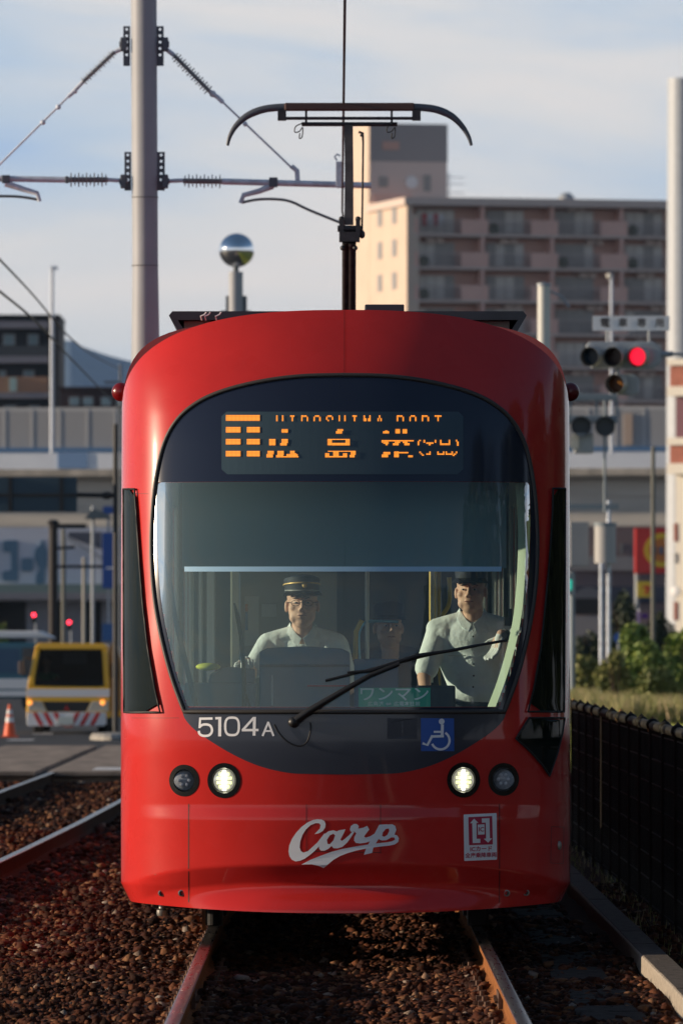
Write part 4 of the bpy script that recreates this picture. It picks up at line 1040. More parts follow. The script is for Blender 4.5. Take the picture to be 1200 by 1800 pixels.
def collar(person, nb, m=SHIRT):
    nb = Vector(nb); mb = MB()
    for s in (-1, 1):
        p = [nb+Vector((s*a, y, z)) for a, y, z in ((.068,.03,.050),(.066,-.03,.032),(.030,-.078,-.018),(.004,-.092,-.040),(.022,-.100,-.085),(.058,-.090,-.058),(.084,-.050,-.008),(.090,.02,.018))]
        q = [v+Vector((0,.006,.0)) for v in p]
        mb.add(p+q, [(0,1,6,7),(1,2,5,6),(2,3,4,5),(8,15,14,9),(9,14,13,10),(10,13,12,11)]+[(i,(i+1)%8,(i+1)%8+8,i+8) for i in range(8)])
    mb.build('collar', m, person, smooth=40, bevel=.002)
def buttons(person, pts):
    mb = MB()
    for p in pts: mb.ell(p, .0055, .003, .0055, 10, 6)
    mb.build('shirt_button', mat('button_dark',(0.03,0.04,0.06),.4), person)

# --- seated driver
D = thing('person', 'seated driver in white shirt, glasses and navy cap with gold piping', 'person', (-.24, 46.7, 1.16))
hc = (-.243, 46.62, 1.835)
mb = MB(); L = head_prims(mb, hc, 0, 1.08)
capsule(mb, (-.243,46.67,1.60), .060, (-.243,46.655,1.76), .058)
nb = (-.243,46.68,1.685)
capsule(mb, (-.243,46.72,1.50), .095, (-.243,46.74,1.20), .10); 
for s in (-1, 1): capsule(mb, (-.243,46.7,1.585), .05, (-.243+s*.17,46.70,1.60), .046)
shR, shL = (-.44,46.69,1.605), (-.045,46.69,1.605); elR, haR = (-.53,46.52,1.45), (-.555,46.28,1.515); elL, haL = (.02,46.55,1.36), (-.04,46.32,1.33)
capsule(mb, shR, .045, elR, .037); capsule(mb, elR, .037, haR, .026); capsule(mb, shL, .045, elL, .037); capsule(mb, elL, .037, haL, .026)
for s in (-1, 1):
    kn = (-.243+s*.14, 46.25, 1.18); capsule(mb, (-.243+s*.10,46.70,1.20), .085, kn, .06); capsule(mb, kn, .055, (-.243+s*.13,46.2,.75), .04); capsule(mb, (-.243+s*.13,46.22,.68), .035, (-.243+s*.14,46.05,.665), .03)
hand_prims(mb, haR, (.05,-1,.05), (0,0,-1), -1, .35); hand_prims(mb, haL, (-.1,-1,.1), (0,0,-1), 1, .4)
body = remesh(mb, 'body', SKIN, D, .0045, 7)
face_bits(D, L, True); hair_part(D, L); cap_hat(D, hc, R(8), True, k=1.12)
mb = MB(); shirt_torso(mb, nb, .195, (-.243,46.72,1.22)); 
capsule(mb, shR, .066, Vector(shR).lerp(Vector(elR), .82), .062); capsule(mb, shL, .066, Vector(shL).lerp(Vector(elL), .82), .062)
remesh(mb, 'shirt', SHIRT, D, .008, 3); collar(D, nb); buttons(D, [(-.243,46.568,1.585),(-.243,46.555,1.50)])
mb = MB()
for s in (-1, 1):
    kn = (-.243+s*.14, 46.25, 1.18); capsule(mb, (-.243+s*.10,46.72,1.19), .098, kn, .072); capsule(mb, kn, .068, (-.243+s*.13,46.2,.76), .055)
remesh(mb, 'trousers', TROU, D, .012, 3)
mb = MB(); hand_prims(mb, haR, (.05,-1,.05), (0,0,-1), -1, .35, .0105); remesh(mb, 'glove', GLOVE, D, .004, 2)
mb = MB(); hand_prims(mb, haL, (-.1,-1,.1), (0,0,-1), 1, .4, .0105); remesh(mb, 'glove', GLOVE, D, .004, 2)

# --- standing instructor
hx = .715
E = thing('person', 'standing man in white shirt and dark cap, one white-gloved hand raised', 'person', (hx, 46.300, .34))
hc = (hx-.012, 46.250, 1.908); mb = MB(); L = head_prims(mb, hc, R(-8), 1.02)
capsule(mb, (hx,46.300,1.68), .060, (hx,46.280,1.82), .057); nb = (hx-.005,46.310,1.765)
capsule(mb, (hx,46.340,1.58), .095, (hx+.02,46.340,1.20), .10)
shR, shL = (hx-.195,46.320,1.67), (hx+.185,46.320,1.68); elR, haR = (hx-.275,46.200,1.43), (hx-.262,46.030,1.27); elL, haL = (hx+.315,46.200,1.60), (hx+.155,46.060,1.668)
for s_, e_, h_ in ((shR,elR,haR),(shL,elL,haL)): capsule(mb, s_, .048, e_, .040); capsule(mb, e_, .039, h_, .027)
hand_prims(mb, haL, (-.38,-.15,-1), (-.7,-.6,0), 1, .22); hand_prims(mb, haR, (.1,-.6,-.8), (1,0,0), 1, .5)
for s in (-1, 1):
    capsule(mb, (hx+s*.09,46.320,1.18), .088, (hx+s*.10,46.280,.80), .062); capsule(mb, (hx+s*.10,46.280,.80), .058, (hx+s*.10,46.320,.44), .042); capsule(mb, (hx+s*.10,46.340,.375), .036, (hx+s*.11,46.180,.365), .03)
remesh(mb, 'body', SKIN, E, .0045, 7); face_bits(E, L, False); hair_part(E, L); cap_hat(E, hc, R(-8), False, k=1.03)
mb = MB(); shirt_torso(mb, nb, .20, (hx+.01,46.320,1.38), .115); capsule(mb, shR, .070, Vector(shR).lerp(Vector(elR), .80), .068); capsule(mb, shL, .070, Vector(shL).lerp(Vector(elL), .7), .066)
mb.ell((hx+.02,46.320,1.34), .165, .125, .10, 24, 14)
remesh(mb, 'shirt', SHIRT, E, .008, 3); collar(E, nb)
buttons(E, [(hx,46.187,1.655),(hx,46.185,1.60),(hx+.002,46.178,1.50),(hx+.003,46.178,1.435),(hx,46.178,1.372)])
mb = MB(); mb.box(hx-.075,hx-.07,46.178,46.182,1.35,1.66); mb2 = MB()
for s in (-1, 1): mb2.box(hx+s*.09-.05, hx+s*.09+.05, 46.192, 46.198, 1.545, 1.55)
mb2.build('pocket_hem', mat('shirt_shadow_hem',(0.5,0.56,0.55),.8), E)
mb = MB(); mb.ell((hx+.01,46.320,1.24), .165, .13, .085, 24, 14)
for s in (-1, 1): capsule(mb, (hx+s*.085,46.320,1.20), .10, (hx+s*.10,46.280,.80), .078); capsule(mb, (hx+s*.10,46.280,.80), .078, (hx+s*.10,46.320,.42), .066)
remesh(mb, 'trousers', TROU, E, .012, 3)
mb = MB(); hand_prims(mb, haL, (-.38,-.15,-1), (-.7,-.6,0), 1, .22, .0105); remesh(mb, 'glove', GLOVE, E, .004, 2)
wv = Vector(haL).lerp(Vector(elL), .10); dv = (Vector(elL)-Vector(haL)).normalized()
mb = MB(); mb.path([wv-dv*.014, wv+dv*.014], [.034,.036], 20); wt = mb.build('wristwatch', RUBBER, E, smooth=50); MB().lathe(wv+Vector((0,-.034,.0)), [(.0005,-.010),(.017,-.010),(.018,0)], 18, axis='y').build('watch_face', mat('watch_glass',(0.05,0.06,0.07),.1), wt)

# --- passenger behind
P3 = thing('person', 'passenger in dark clothes and black cap seated behind the fare box', 'person', (.29, 48.2, .8))
hc = (.255, 48.12, 1.71); mb = MB(); L = head_prims(mb, hc, R(10), 1.0)
capsule(mb, (.265,48.16,1.53), .058, (.26,48.15,1.66), .055); capsule(mb, (.27,48.22,1.40), .10, (.28,48.24,1.05), .10)
for s in (-1, 1):
    capsule(mb, (.27,48.18,1.50), .05, (.27+s*.17,48.18,1.49), .05); capsule(mb, (.27+s*.20,48.18,1.48), .05, (.27+s*.24,48.05,1.22), .04); capsule(mb, (.27+s*.24,48.05,1.22), .04, (.27+s*.10,47.86,1.12), .027)
    hand_prims(mb, (.27+s*.10,47.86,1.12), (-s*.5,-1,-.2), (0,0,-1), -s, .4); capsule(mb, (.27+s*.1,48.2,1.02), .085, (.27+s*.12,47.78,1.0), .06); capsule(mb, (.27+s*.12,47.78,1.0), .055, (.27+s*.12,47.76,.55), .04); capsule(mb, (.27+s*.12,47.76,.40), .036, (.27+s*.12,47.62,.385), .03); capsule(mb, (.27+s*.12,47.76,.55), .04, (.27+s*.12,47.76,.40), .036)
remesh(mb, 'body', SKIN, P3, .005, 7); face_bits(P3, L, False); hair_part(P3, L); cap_hat(P3, hc, R(10), False, mat('cap_black',(0.008,0.008,0.009),.8))
mb = MB(); shirt_torso(mb, (.27,48.18,1.58), .20, (.28,48.22,1.10)); 
for s in (-1, 1): capsule(mb, (.27+s*.20,48.18,1.48), .068, (.27+s*.24,48.05,1.22), .055); capsule(mb, (.27+s*.24,48.05,1.22), .055, (.27+s*.12,47.88,1.13), .04)
remesh(mb, 'jacket', mat('jacket_dark',(0.02,0.018,0.022),.85), P3, .009, 3)
mb = MB()
for s in (-1, 1): capsule(mb, (.27+s*.1,48.2,1.02), .097, (.27+s*.12,47.78,1.0), .072); capsule(mb, (.27+s*.12,47.78,1.0), .068, (.27+s*.12,47.76,.48), .055)
remesh(mb, 'trousers', TROU, P3, .012, 3)
MB().box(-.02,.60,48.0,48.5,.34,.93).build('passenger_seat', mat('seat_blue',(0,0,0)), TRAM, bevel=.03)
# ------------------------------------------------------------------ overhead line
def Pp(px, py, Y, dy=0): return (WX(px, Y), Y+dy, WZ(py, Y))
COP = mat('wire_dark', (0.03,0.03,0.032), .5, metal=.4)
wy = [(-30,5.50),(10,5.46),(40,5.42),(57,WZ(181,57)+.006),(71.5,WZ(392,71.5)),(85,5.16),(150,5.2)]
tag(MB().path([(.0 if y < 70 else .02, y, z) for y, z in crom(wy, 8)], .009, 6).build('contact_wire', COP, org=(0,57,5.4), smooth=50), 'dark contact wire rising from the raised pantograph out of the top of the picture', 'wire')
m = MB(); m.tube((-.002,44.9,5.52),(-.002,52.5,5.40),.009)
Y = 71.5
CP = thing('catenary_pole', 'tall round grey centre pole carrying insulated arms over both tracks, left of the tram', 'pole', (WX(255,Y), Y, -.2))
POLEM = mat('pole_paint', (0.36,0.38,0.42), .55, noise=.06, nscale=3)
def pr(px0, px1): return (px1-px0)/2*Y/FPX
MB().path([(WX(256.5,Y),Y,-.2),(WX(256,Y),Y,WZ(620,Y)),(WX(255.5,Y),Y,WZ(470,Y)),(WX(253,Y),Y,WZ(0,Y)),(WX(252,Y),Y,8.4)], [pr(232,282)]*2+[pr(233,278.5),pr(230,275.5),pr(230,275)], 32).build('pole', POLEM, CP, smooth=60)
for py in (347, 467): MB().lathe((WX(255,Y),Y,WZ(py,Y)), [(pr(232,279),-.004),(pr(231.5,279.5),0),(pr(232,279),.004)], 32).build('weld_ring', mat('weld_grey',(0.2,0.2,0.2),.6), CP)
CLAMP = mat('clamp_steel', (0.11,0.13,0.16), .6)
for yt, yb, xl in ((46,116,217),(267,335,219)):
    for x0, x1 in ((xl,xl+12),(xl+58,xl+71)):
        m = MB(); a0, b0, a1, b1 = WX(x0,Y), WX(x1,Y), WZ(yb,Y), WZ(yt,Y); xm = (a0+b0)/2
        hole = [a1+(b1-a1)*q for q in (.28,.44,.60,.76,.92)]; hw = .010; e = a1
        m.box(a0, xm-hw, Y-.006, Y+.006, a1, b1); m.box(xm+hw, b0, Y-.006, Y+.006, a1, b1)
        for h in hole: m.box(xm-hw, xm+hw, Y-.005, Y+.005, e, h-hw); e = h+hw
        m.box(xm-hw, xm+hw, Y-.005, Y+.005, e, b1)
        m.build('clamp_plate', CLAMP, CP)
INS = mat('insulator_grey', (0.30,0.31,0.33), .4)
def insulator(p0, p1, name='insulator', nd=12, rd=.052, rc=.021):
    p0, p1 = Vector(p0), Vector(p1); pts = []; rs = []
    for k in range(nd):
        for f, r in ((.0,rc),(.33,rc),(.37,rd if k % 2 else rd*.8),(.63,rd if k % 2 else rd*.8),(.67,rc)): pts.append(p0.lerp(p1, (k+f)/nd)); rs.append(r)
    pts.append(p1); rs.append(rc); return MB().path(pts, rs, 14).build(name, INS, CP, smooth=30)
def rod(pts, r, name, m=GALV, par=None): return MB().path([Pp(a, b, Y) for a, b in pts], r, 12).build(name, m, par or CP, smooth=50)
for py in (78, 319):
    for px in (217, 291):
        m = MB(); m.box(WX(px-5,Y),WX(px+5,Y),Y-.05,Y+.05,WZ(py+12,Y),WZ(py-12,Y)); m.tube((WX(px-7,Y),Y-.02,WZ(py,Y)),(WX(px+7,Y),Y-.02,WZ(py,Y)),.03,n=10); m.build('knuckle', CLAMP, CP, bevel=.008)
# upper stays
rod([(223,82),(202,91)], .020, 'stay_fitting'); insulator(Pp(202,91,Y), Pp(146,144,Y), nd=14, rd=.040, rc=.017); rod([(146,144),(126,165),(120,170)], .018, 'stay_fitting'); rod([(122,168),(76,214),(0,289),(-120,405)], .009, 'stay_wire')
for a, b in ((132,160),(103,188),(76,215)): MB().ell(Pp(a,b,Y), .024,.02,.024,12,8).build('stay_coupler', GALV, CP, smooth=50)
rod([(284,80),(306,97)], .020, 'stay_fitting'); insulator(Pp(306,97,Y), Pp(368,160,Y), nd=16, rd=.048, rc=.017); rod([(368,160),(384,172),(392,180)], .020, 'stay_fitting'); rod([(388,176),(432,218),(520,302)], .009, 'stay_wire')
MB().ell(Pp(374,165,Y), .03,.02,.03,12,8).build('stay_coupler', GALV, CP, smooth=50); MB().ell(Pp(431,218,Y), .022,.02,.022,12,8).build('stay_coupler', GALV, CP, smooth=50)
rod([(512,292),(522,300),(523,318)], .022, 'stay_fitting')
# booms
rod([(225,318),(190,316)], .018, 'boom_fitting'); insulator(Pp(190,316,Y), Pp(122,316,Y), nd=10, rd=.062, rc=.024); rod([(122,316),(60,315),(-100,312)], .026, 'boom')
rod([(284,319),(322,317)], .018, 'boom_fitting'); insulator(Pp(322,318,Y), Pp(390,319,Y), nd=10, rd=.060, rc=.023); rod([(390,319),(500,322),(652,326)], .027, 'boom')
for a_, b_, c_, d_ in ((115,121,322,310),(473,488,329,312),(4,18,322,308),(590,604,330,284)): MB().box(WX(a_,Y),WX(b_,Y),Y-.04,Y+.04,WZ(c_,Y),WZ(d_,Y)).build('boom_clamp', CLAMP if a_ < 500 else GALV, CP, bevel=.006)
for pts in ([(480,326),(455,336),(428,343),(423,357)], [(10,322),(40,332),(66,340),(70,354)]): rod(pts, [.030,.024,.022,.020], 'registration_bracket')
rod(crom([(426,356),(450,351),(480,350),(510,354),(545,370),(602,393)], 4), .012, 'steady_arm', mat('steady_grey',(0.14,0.17,0.18),.5)); rod(crom([(68,351),(45,347),(20,345),(-20,346),(-60,356)], 4), .012, 'steady_arm', mat('steady_grey',(0,0,0)))
rod([(592,282),(588,276),(592,271),(598,274)], .008, 'hook')

# second pole with mirror ball
Y2 = 143.0
SP = thing('ornament_pole', 'grey pole behind the tram roof topped by a mirrored steel ball', 'pole', (WX(414,Y2), Y2, -.1))
MB().tube((WX(414.5,Y2),Y2,-.1),(WX(414.5,Y2),Y2,WZ(478,Y2)),12.5*Y2/FPX,n=28).build('pole', POLEM, SP, smooth=60)
MB().tube((WX(414.5,Y2),Y2,WZ(478,Y2)),(WX(415,Y2),Y2,WZ(468,Y2)),5*Y2/FPX,n=16).build('ball_neck', CLAMP, SP, smooth=60)
MB().ell((WX(416,Y2),Y2,WZ(440,Y2)),31*Y2/FPX,31*Y2/FPX,30*Y2/FPX,48,32).build('mirror_ball', CHROME, SP, smooth=180)
m = MB()
for x0, x1 in ((397,403),(427,434)): m.box(WX(x0,Y2),WX(x1,Y2),Y2-.01,Y2+.01,WZ(560,Y2),WZ(520,Y2))
m.box(WX(388,Y2),WX(441,Y2),Y2-.02,Y2+.02,WZ(556,Y2),WZ(546,Y2)); m.build('clamp_plate', CLAMP, SP)

# wires of the other track, far left
def wire(pts, Y_, r, label, drops=()):
    P_ = [Vector((WX(a, y), y, WZ(b, y))) for a, b, y in pts]
    tag(MB().path([tuple(v) for v in crom([tuple(p) for p in P_], 5)], r, 6).build('overhead_wire', COP, org=P_[-1], smooth=50), label, 'wire')
wire([(-30,425,95),(0,456,100),(60,520,118),(120,590,150),(165,625,190),(210,648,240)], 0, .014, 'curving overhead wire at the left, the upper of the two')
wire([(-30,484,95),(0,512,100),(60,562,118),(120,625,150),(175,682,200),(235,745,260)], 0, .016, 'straight overhead wire at the left, the lower of the two')

# ------------------------------------------------------------------ far hill
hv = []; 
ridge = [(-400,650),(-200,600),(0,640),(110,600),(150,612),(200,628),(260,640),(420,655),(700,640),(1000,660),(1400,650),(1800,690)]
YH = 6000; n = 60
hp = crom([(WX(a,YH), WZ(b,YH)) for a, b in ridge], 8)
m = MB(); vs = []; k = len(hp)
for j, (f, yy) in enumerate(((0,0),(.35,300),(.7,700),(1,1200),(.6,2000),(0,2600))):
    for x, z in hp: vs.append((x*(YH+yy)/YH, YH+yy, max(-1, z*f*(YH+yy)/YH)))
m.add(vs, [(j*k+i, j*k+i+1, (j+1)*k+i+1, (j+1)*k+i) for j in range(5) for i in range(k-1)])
tag(m.build('hills', mat('far_forest_hazed', (0.11,0.19,0.30), .95, noise=.15, nscale=.004), smooth=60), kind='structure')  # aerial haze is put into the bluish forest colour

# ------------------------------------------------------------------ apartment block on the right
YA = 700.0; U = YA/FPX
APT = thing('apartment_building', 'pinkish brown apartment block with long balconies and a sunlit cream end wall', 'building', (WX(716,YA), YA, -.3), rotz=R(14))
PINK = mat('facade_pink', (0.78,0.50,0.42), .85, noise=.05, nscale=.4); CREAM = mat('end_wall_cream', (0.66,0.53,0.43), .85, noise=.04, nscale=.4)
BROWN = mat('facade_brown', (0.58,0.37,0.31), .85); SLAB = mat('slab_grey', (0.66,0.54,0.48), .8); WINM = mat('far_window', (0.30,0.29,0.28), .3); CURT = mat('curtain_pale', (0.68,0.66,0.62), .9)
HT = WZ(352,YA)+.3; ST = 58*U; LW = 38.0; DPT = 13.0; BAY = 6.15
def apt(m, name, mt, par=None, **k): return m.build(name, mt, par or APT, local=True, **k)
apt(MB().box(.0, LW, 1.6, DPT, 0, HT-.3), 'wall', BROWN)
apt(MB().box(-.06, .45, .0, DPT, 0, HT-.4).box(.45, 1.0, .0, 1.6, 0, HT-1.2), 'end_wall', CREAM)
apt(MB().box(-.35, LW+.2, -.35, DPT+.2, HT-.4, HT+.25).box(.1, LW, .1, DPT, HT+.25, HT+.3), 'roof', SLAB)
apt(MB().lathe((16.2, 8, HT+.3), [(.7,0),(.7,.6),(.35,.95),(.001,1.0)], 16), 'roof_vent', GREYM)
rnd = random.Random(5)
for fl in range(1, 9):
    zf = HT - fl*ST            # floor level of this storey
    if zf < 8: break
    apt(MB().box(.46, LW, -.02, 1.6, zf-.22, zf), 'balcony_floor', SLAB)
    for b in range(6):
        x0 = .6 + b*BAY; x1 = x0+BAY-.28
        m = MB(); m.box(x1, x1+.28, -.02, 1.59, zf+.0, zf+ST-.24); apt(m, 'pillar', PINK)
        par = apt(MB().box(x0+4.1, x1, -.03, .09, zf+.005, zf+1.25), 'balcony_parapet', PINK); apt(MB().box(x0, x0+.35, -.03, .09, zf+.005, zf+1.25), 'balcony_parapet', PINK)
        r_ = MB(); r_.box(x0+.35, x0+4.1, .0, .05, zf+1.13, zf+1.19)
        xx = x0+.45
        while xx < x0+4.1: r_.box(xx, xx+.035, .01, .04, zf+.02, zf+1.13); xx += .16
        apt(r_, 'balcony_railing', mat('rail_grey',(0.48,0.40,0.37),.6), par)
        w_ = MB(); w_.box(x0+.5, x0+3.9, 1.50, 1.59, zf+.1, zf+2.15); fr = apt(w_, 'window', mat('frame_grey',(0.4,0.36,0.34),.6))
        g_ = MB(); c_ = MB()
        for q in range(4):
            a = x0+.56+q*.84; (g_ if rnd.random() < .5 else c_).box(a, a+.76, 1.46, 1.49, zf+.16, zf+2.08)
        if g_.v: apt(g_, 'pane', WINM, fr)
        if c_.v: apt(c_, 'curtained_pane', CURT, fr)
        if rnd.random() < .6:
            a = x0+rnd.uniform(1,3.2); apt(MB().box(a, a+.8, 1.0, 1.4, zf+2.05, zf+2.5).box(a+.9, a+1.5, 1.0, 1.4, zf+2.05, zf+2.5), 'air_conditioner', SLAB)
        if (fl, b) in ((1,0),):
            for q, cc in enumerate(((.45,.05,.06),(.5,.5,.52),(.45,.1,.12),(.6,.6,.62))):
                tag(MB().add([(x0+.75+q*.5, .25, zf+.7),(x0+1.15+q*.5, .25, zf+.7),(x0+1.15+q*.5, .29, zf+1.7),(x0+.75+q*.5, .29, zf+1.7)],[(0,1,2,3)]).build('laundry', mat('laundry_%s' % ('red','white','rose','pale')[q], cc, .9), APT, local=True))
        if rnd.random() < .25: apt(MB().ell((x0+1.0, .8, zf+.5), .5,.3,.5,10,8), 'potted_plant', mat('plant_dark',(0.04,0.07,0.03),.9))
for fl in range(1, 9):
    zf = HT - fl*ST
    for dd in (4.2, 9.2):
        fr = apt(MB().box(-.10, -.06, dd-.75, dd+.75, zf+1.0, zf+2.5), 'window', mat('frame_grey',(0,0,0)))
        apt(MB().box(-.12, -.10, dd-.65, dd+.65, zf+1.1, zf+2.4), 'pane', WINM, fr)
tw = MB().box(0, 6.9, DPT+.0, DPT+7, 0, HT+150*U); tw = apt(tw, 'stair_tower', mat('tower_beige',(0.68,0.57,0.52),.85))
apt(MB().box(-.03, 6.93, DPT-.03, DPT+7.03, HT+84*U, HT+152*U), 'tower_band', mat('tower_grey',(0.34,0.32,0.32),.85), tw)
apt(MB().box(-.07, -.0, DPT+.05, DPT+6.95, 0, HT+152.4*U), 'tower_side', CREAM, tw)
for a, b_, w_, h_ in ((1.2,47,.8,.9),(5.1,46,.65,1.4)): apt(MB().box(a-w_/2, a+w_/2, DPT-.08, DPT-.02, HT+b_*U-h_/2, HT+b_*U+h_/2), 'window', WINM, tw)
apt(MB().lathe((3.7, DPT-.03, HT+47*U), [(.0005,-.12),(.55,-.12),(.55,0)], 20, axis='y'), 'round_vent', WHITE, tw)
apt(MB().box(1.1,2.6, DPT-.1, DPT-.05, HT+105*U, HT+120*U), 'vent', BROWN, tw); apt(MB().box(0,3.4,DPT-1.2,DPT-.04,HT+8*U,HT+9*U).box(0,3.4,DPT-1.2,DPT-1.1,HT+9*U,HT+24*U), 'tower_balcony', PINK, tw)
m = MB(); m.tube((8.1,DPT+4,HT),(8.1,DPT+4,HT+70*U),.05,n=6)
for q in (24,34,50,62): m.tube((7.1,DPT+4,HT+q*U),(9.5,DPT+4,HT+q*U),.03,n=6)
apt(m, 'aerial', GREYM, APT)

# ------------------------------------------------------------------ dark apartment at the left
YB = 720.0
def Bx(px, Y_=YB): return WX(px, Y_)
BL = thing('apartment_building', 'black-fronted apartment building with grey balcony slabs at the left edge', 'building', (WX(50,YB), YB, -.3))
DKW = mat('facade_black', (0.022,0.022,0.028), .7)
MB().box(Bx(-260), Bx(105), YB+1.6, YB+14, -.3, WZ(557,YB)).build('wall', DKW, BL)
MB().box(Bx(86), Bx(105), YB, YB+1.6, -.3, WZ(557,YB)).build('side_fin', DKW, BL)
MB().box(Bx(-260), Bx(106), YB-.1, YB+14.2, WZ(557,YB), WZ(553,YB)).build('roof', DKW, BL)
for yt, yb in ((564,577),(626,638),(690,700),(752,762)): MB().box(Bx(-260), Bx(86), YB, YB+1.6, WZ(yb,YB), WZ(yt,YB)).build('balcony_floor', mat('slab_blue_grey',(0.22,0.22,0.26),.8), BL)
m = MB().box(Bx(-260), Bx(86), YB+.05, YB+.15, WZ(690,YB), WZ(662,YB)).build('balcony_parapet', mat('parapet_tan',(0.34,0.20,0.13),.8), BL)
MB().box(Bx(-260), Bx(86), YB+.05, YB+.15, WZ(626,YB), WZ(608,YB)).build('balcony_parapet', mat('parapet_smoke',(0.035,0.04,0.05),.4), BL)
for x0, x1, y0, y1 in ((4,26,586,606),(48,68,586,606),(-60,-38,586,606),(-2,10,650,662),(40,60,650,662),(6,28,712,730),(50,70,712,730)):
    w_ = MB().box(Bx(x0), Bx(x1), YB+1.5, YB+1.6, WZ(y1,YB), WZ(y0,YB)).build('window', mat('frame_grey',(0,0,0)), BL); MB().box(Bx(x0+2), Bx(x1-2), YB+1.44, YB+1.5, WZ(y1-1,YB), WZ(y0+1,YB)).build('pane', mat('pane_pale',(0.22,0.32,0.36),.3), w_)
MB().box(Bx(17), Bx(30), YB-.1, YB+.04, WZ(688,YB), WZ(664,YB)).build('hanging_cloth', mat('cloth_aqua',(0.35,0.5,0.5),.9), BL)
YL = 640.0
BR = thing('apartment_building', 'low dark reddish building seen just over the viaduct left of the tram', 'building', (WX(160,YL), YL, -.3))
MB().box(Bx(106,YL), Bx(330,YL), YL, YL+12, -.3, WZ(684,YL)).build('wall', mat('facade_maroon',(0.045,0.022,0.024),.8), BR)
MB().box(Bx(105,YL), Bx(332,YL), YL-.3, YL+12.2, WZ(684,YL), WZ(680,YL)).build('roof', mat('facade_maroon',(0,0,0)), BR)
for x0 in (122, 146, 178, 205): w_ = MB().box(Bx(x0,YL), Bx(x0+18,YL), YL-.08, YL-.0, WZ(713,YL), WZ(698,YL)).build('window', mat('frame_grey',(0,0,0)), BR); MB().box(Bx(x0+1,YL), Bx(x0+17,YL), YL-.12, YL-.08, WZ(712,YL), WZ(699,YL)).build('pane', mat('pane_pale',(0,0,0)), w_)

# ------------------------------------------------------------------ viaduct across the picture
YV = 450.0
VX = lambda px: WX(px, YV); VZ = lambda py: WZ(py, YV)
VD = thing('viaduct', 'elevated road viaduct with translucent noise barriers and a blue and white edge beam', 'bridge', (0, YV, -.3))
BEIGE = mat('viaduct_concrete', (0.60,0.56,0.50), .85, noise=.12, nscale=.5, stretch=(.3,1,3))
MB().box(VX(-500), VX(1700), YV, YV+11, VZ(840), VZ(800)).build('deck', BEIGE, VD)
m = MB(); m.box(VX(-500), VX(1700), YV+1.0, YV+2.2, VZ(922), VZ(840)); m.box(VX(-500), VX(1700), YV+8, YV+9.2, VZ(922), VZ(840)); m.box(VX(-500), VX(1700), YV+.9, YV+1.0, VZ(925), VZ(916)); m.box(VX(-500), VX(1700), YV+.9, YV+1.0, VZ(872), VZ(866)); m.build('girder', BEIGE, VD)
MB().box(VX(-500), VX(1700), YV-.35, YV, VZ(824), VZ(794)).build('edge_beam', mat('beam_white',(0.86,0.90,0.97),.6,noise=.05,nscale=.4), VD)
MB().box(VX(-500), VX(1700), YV-.40, YV-.0, VZ(794), VZ(786)).build('beam_stripe', mat('beam_blue',(0.09,0.20,0.38),.6), VD)
MB().box(VX(-500), VX(1700), YV-.38, YV, VZ(836), VZ(824)).build('beam_edge', mat('beam_tan',(0.5,0.45,0.38),.7,noise=.3,nscale=.8), VD)
MB().box(VX(100), VX(153), YV-.42, YV-.36, VZ(823), VZ(795)).build('blue_panel', mat('panel_blue',(0.20,0.33,0.55),.6), VD)
BAR = thin_glass('noise_barrier_film', (0.62,0.62,0.64), 1.3, rough=.5, haze=.9, hazecol=(0.42,0.42,0.43))
MB().box(VX(-500), VX(1700), YV+.03, YV+.04, VZ(786), VZ(722)).build('noise_barrier', BAR, VD)
m = MB(); m.box(VX(-500), VX(1700), YV+.02, YV+.2, VZ(722), VZ(715)); px = -488
while px < 1700: m.box(VX(px), VX(px+4), YV, YV+.08, VZ(786), VZ(718)); px += 49
m.build('barrier_frame', mat('barrier_frame_grey',(0.50,0.50,0.50),.6), VD)
for px in (-120, 330, 720, 1300): MB().box(VX(px-32), VX(px+32), YV+2.3, YV+7.9, -.3, VZ(921)).build('pier', BEIGE, VD)
tag(MB().box(WX(1098,YV-.6),WX(1112,YV-.6),YV-.1,YV+.05,VZ(783),VZ(728)).build('barrier_panel', mat('panel_peach',(0.5,0.38,0.30),.7), VD))

VD.rotation_euler.z = R(-5)
# ------------------------------------------------------------------ shop building under the viaduct at the left
YS = 500.0
SB = thing('shop_building', 'pale blue-grey shop building with large blue wall lettering under the viaduct', 'building', (WX(100,YS), YS, -.3))
SX = lambda px: WX(px, YS); SZ = lambda py: WZ(py, YS)
MB().box(SX(-400), SX(330), YS, YS+20, SZ(1056), SZ(905)).build('wall', mat('shop_wall',(0.68,0.71,0.79),.8,noise=.04,nscale=.4), SB)
MB().box(SX(-400), SX(330), YS-1.2, YS, SZ(1042), SZ(1027)).build('canopy', mat('canopy_mint',(0.20,0.28,0.27),.7), SB)
MB().box(SX(-400), SX(330), YS-1.3, YS, SZ(1054), SZ(1042)).build('canopy_edge', mat('canopy_grey',(0.26,0.26,0.29),.7), SB)
MB().box(SX(-400), SX(330), YS+2, YS+20, -.3, SZ(1056)).build('ground_floor', mat('shopfront_dark',(0.05,0.045,0.045),.7), SB)
for a, b in ((46,86),(112,146),(178,212),(-40,-10)): MB().box(SX(a), SX(b), YS+.5, YS+2.1, -.3, SZ(1056)).build('shopfront_panel', mat('shopfront_pale',(0.28,0.30,0.34),.7), SB)
T = lambda p: [(SX(0+x/3.6), SZ(880+y/3.6)) for x, y in p]
LB = mat('mural_blue', (0.085,0.18,0.29), .7)
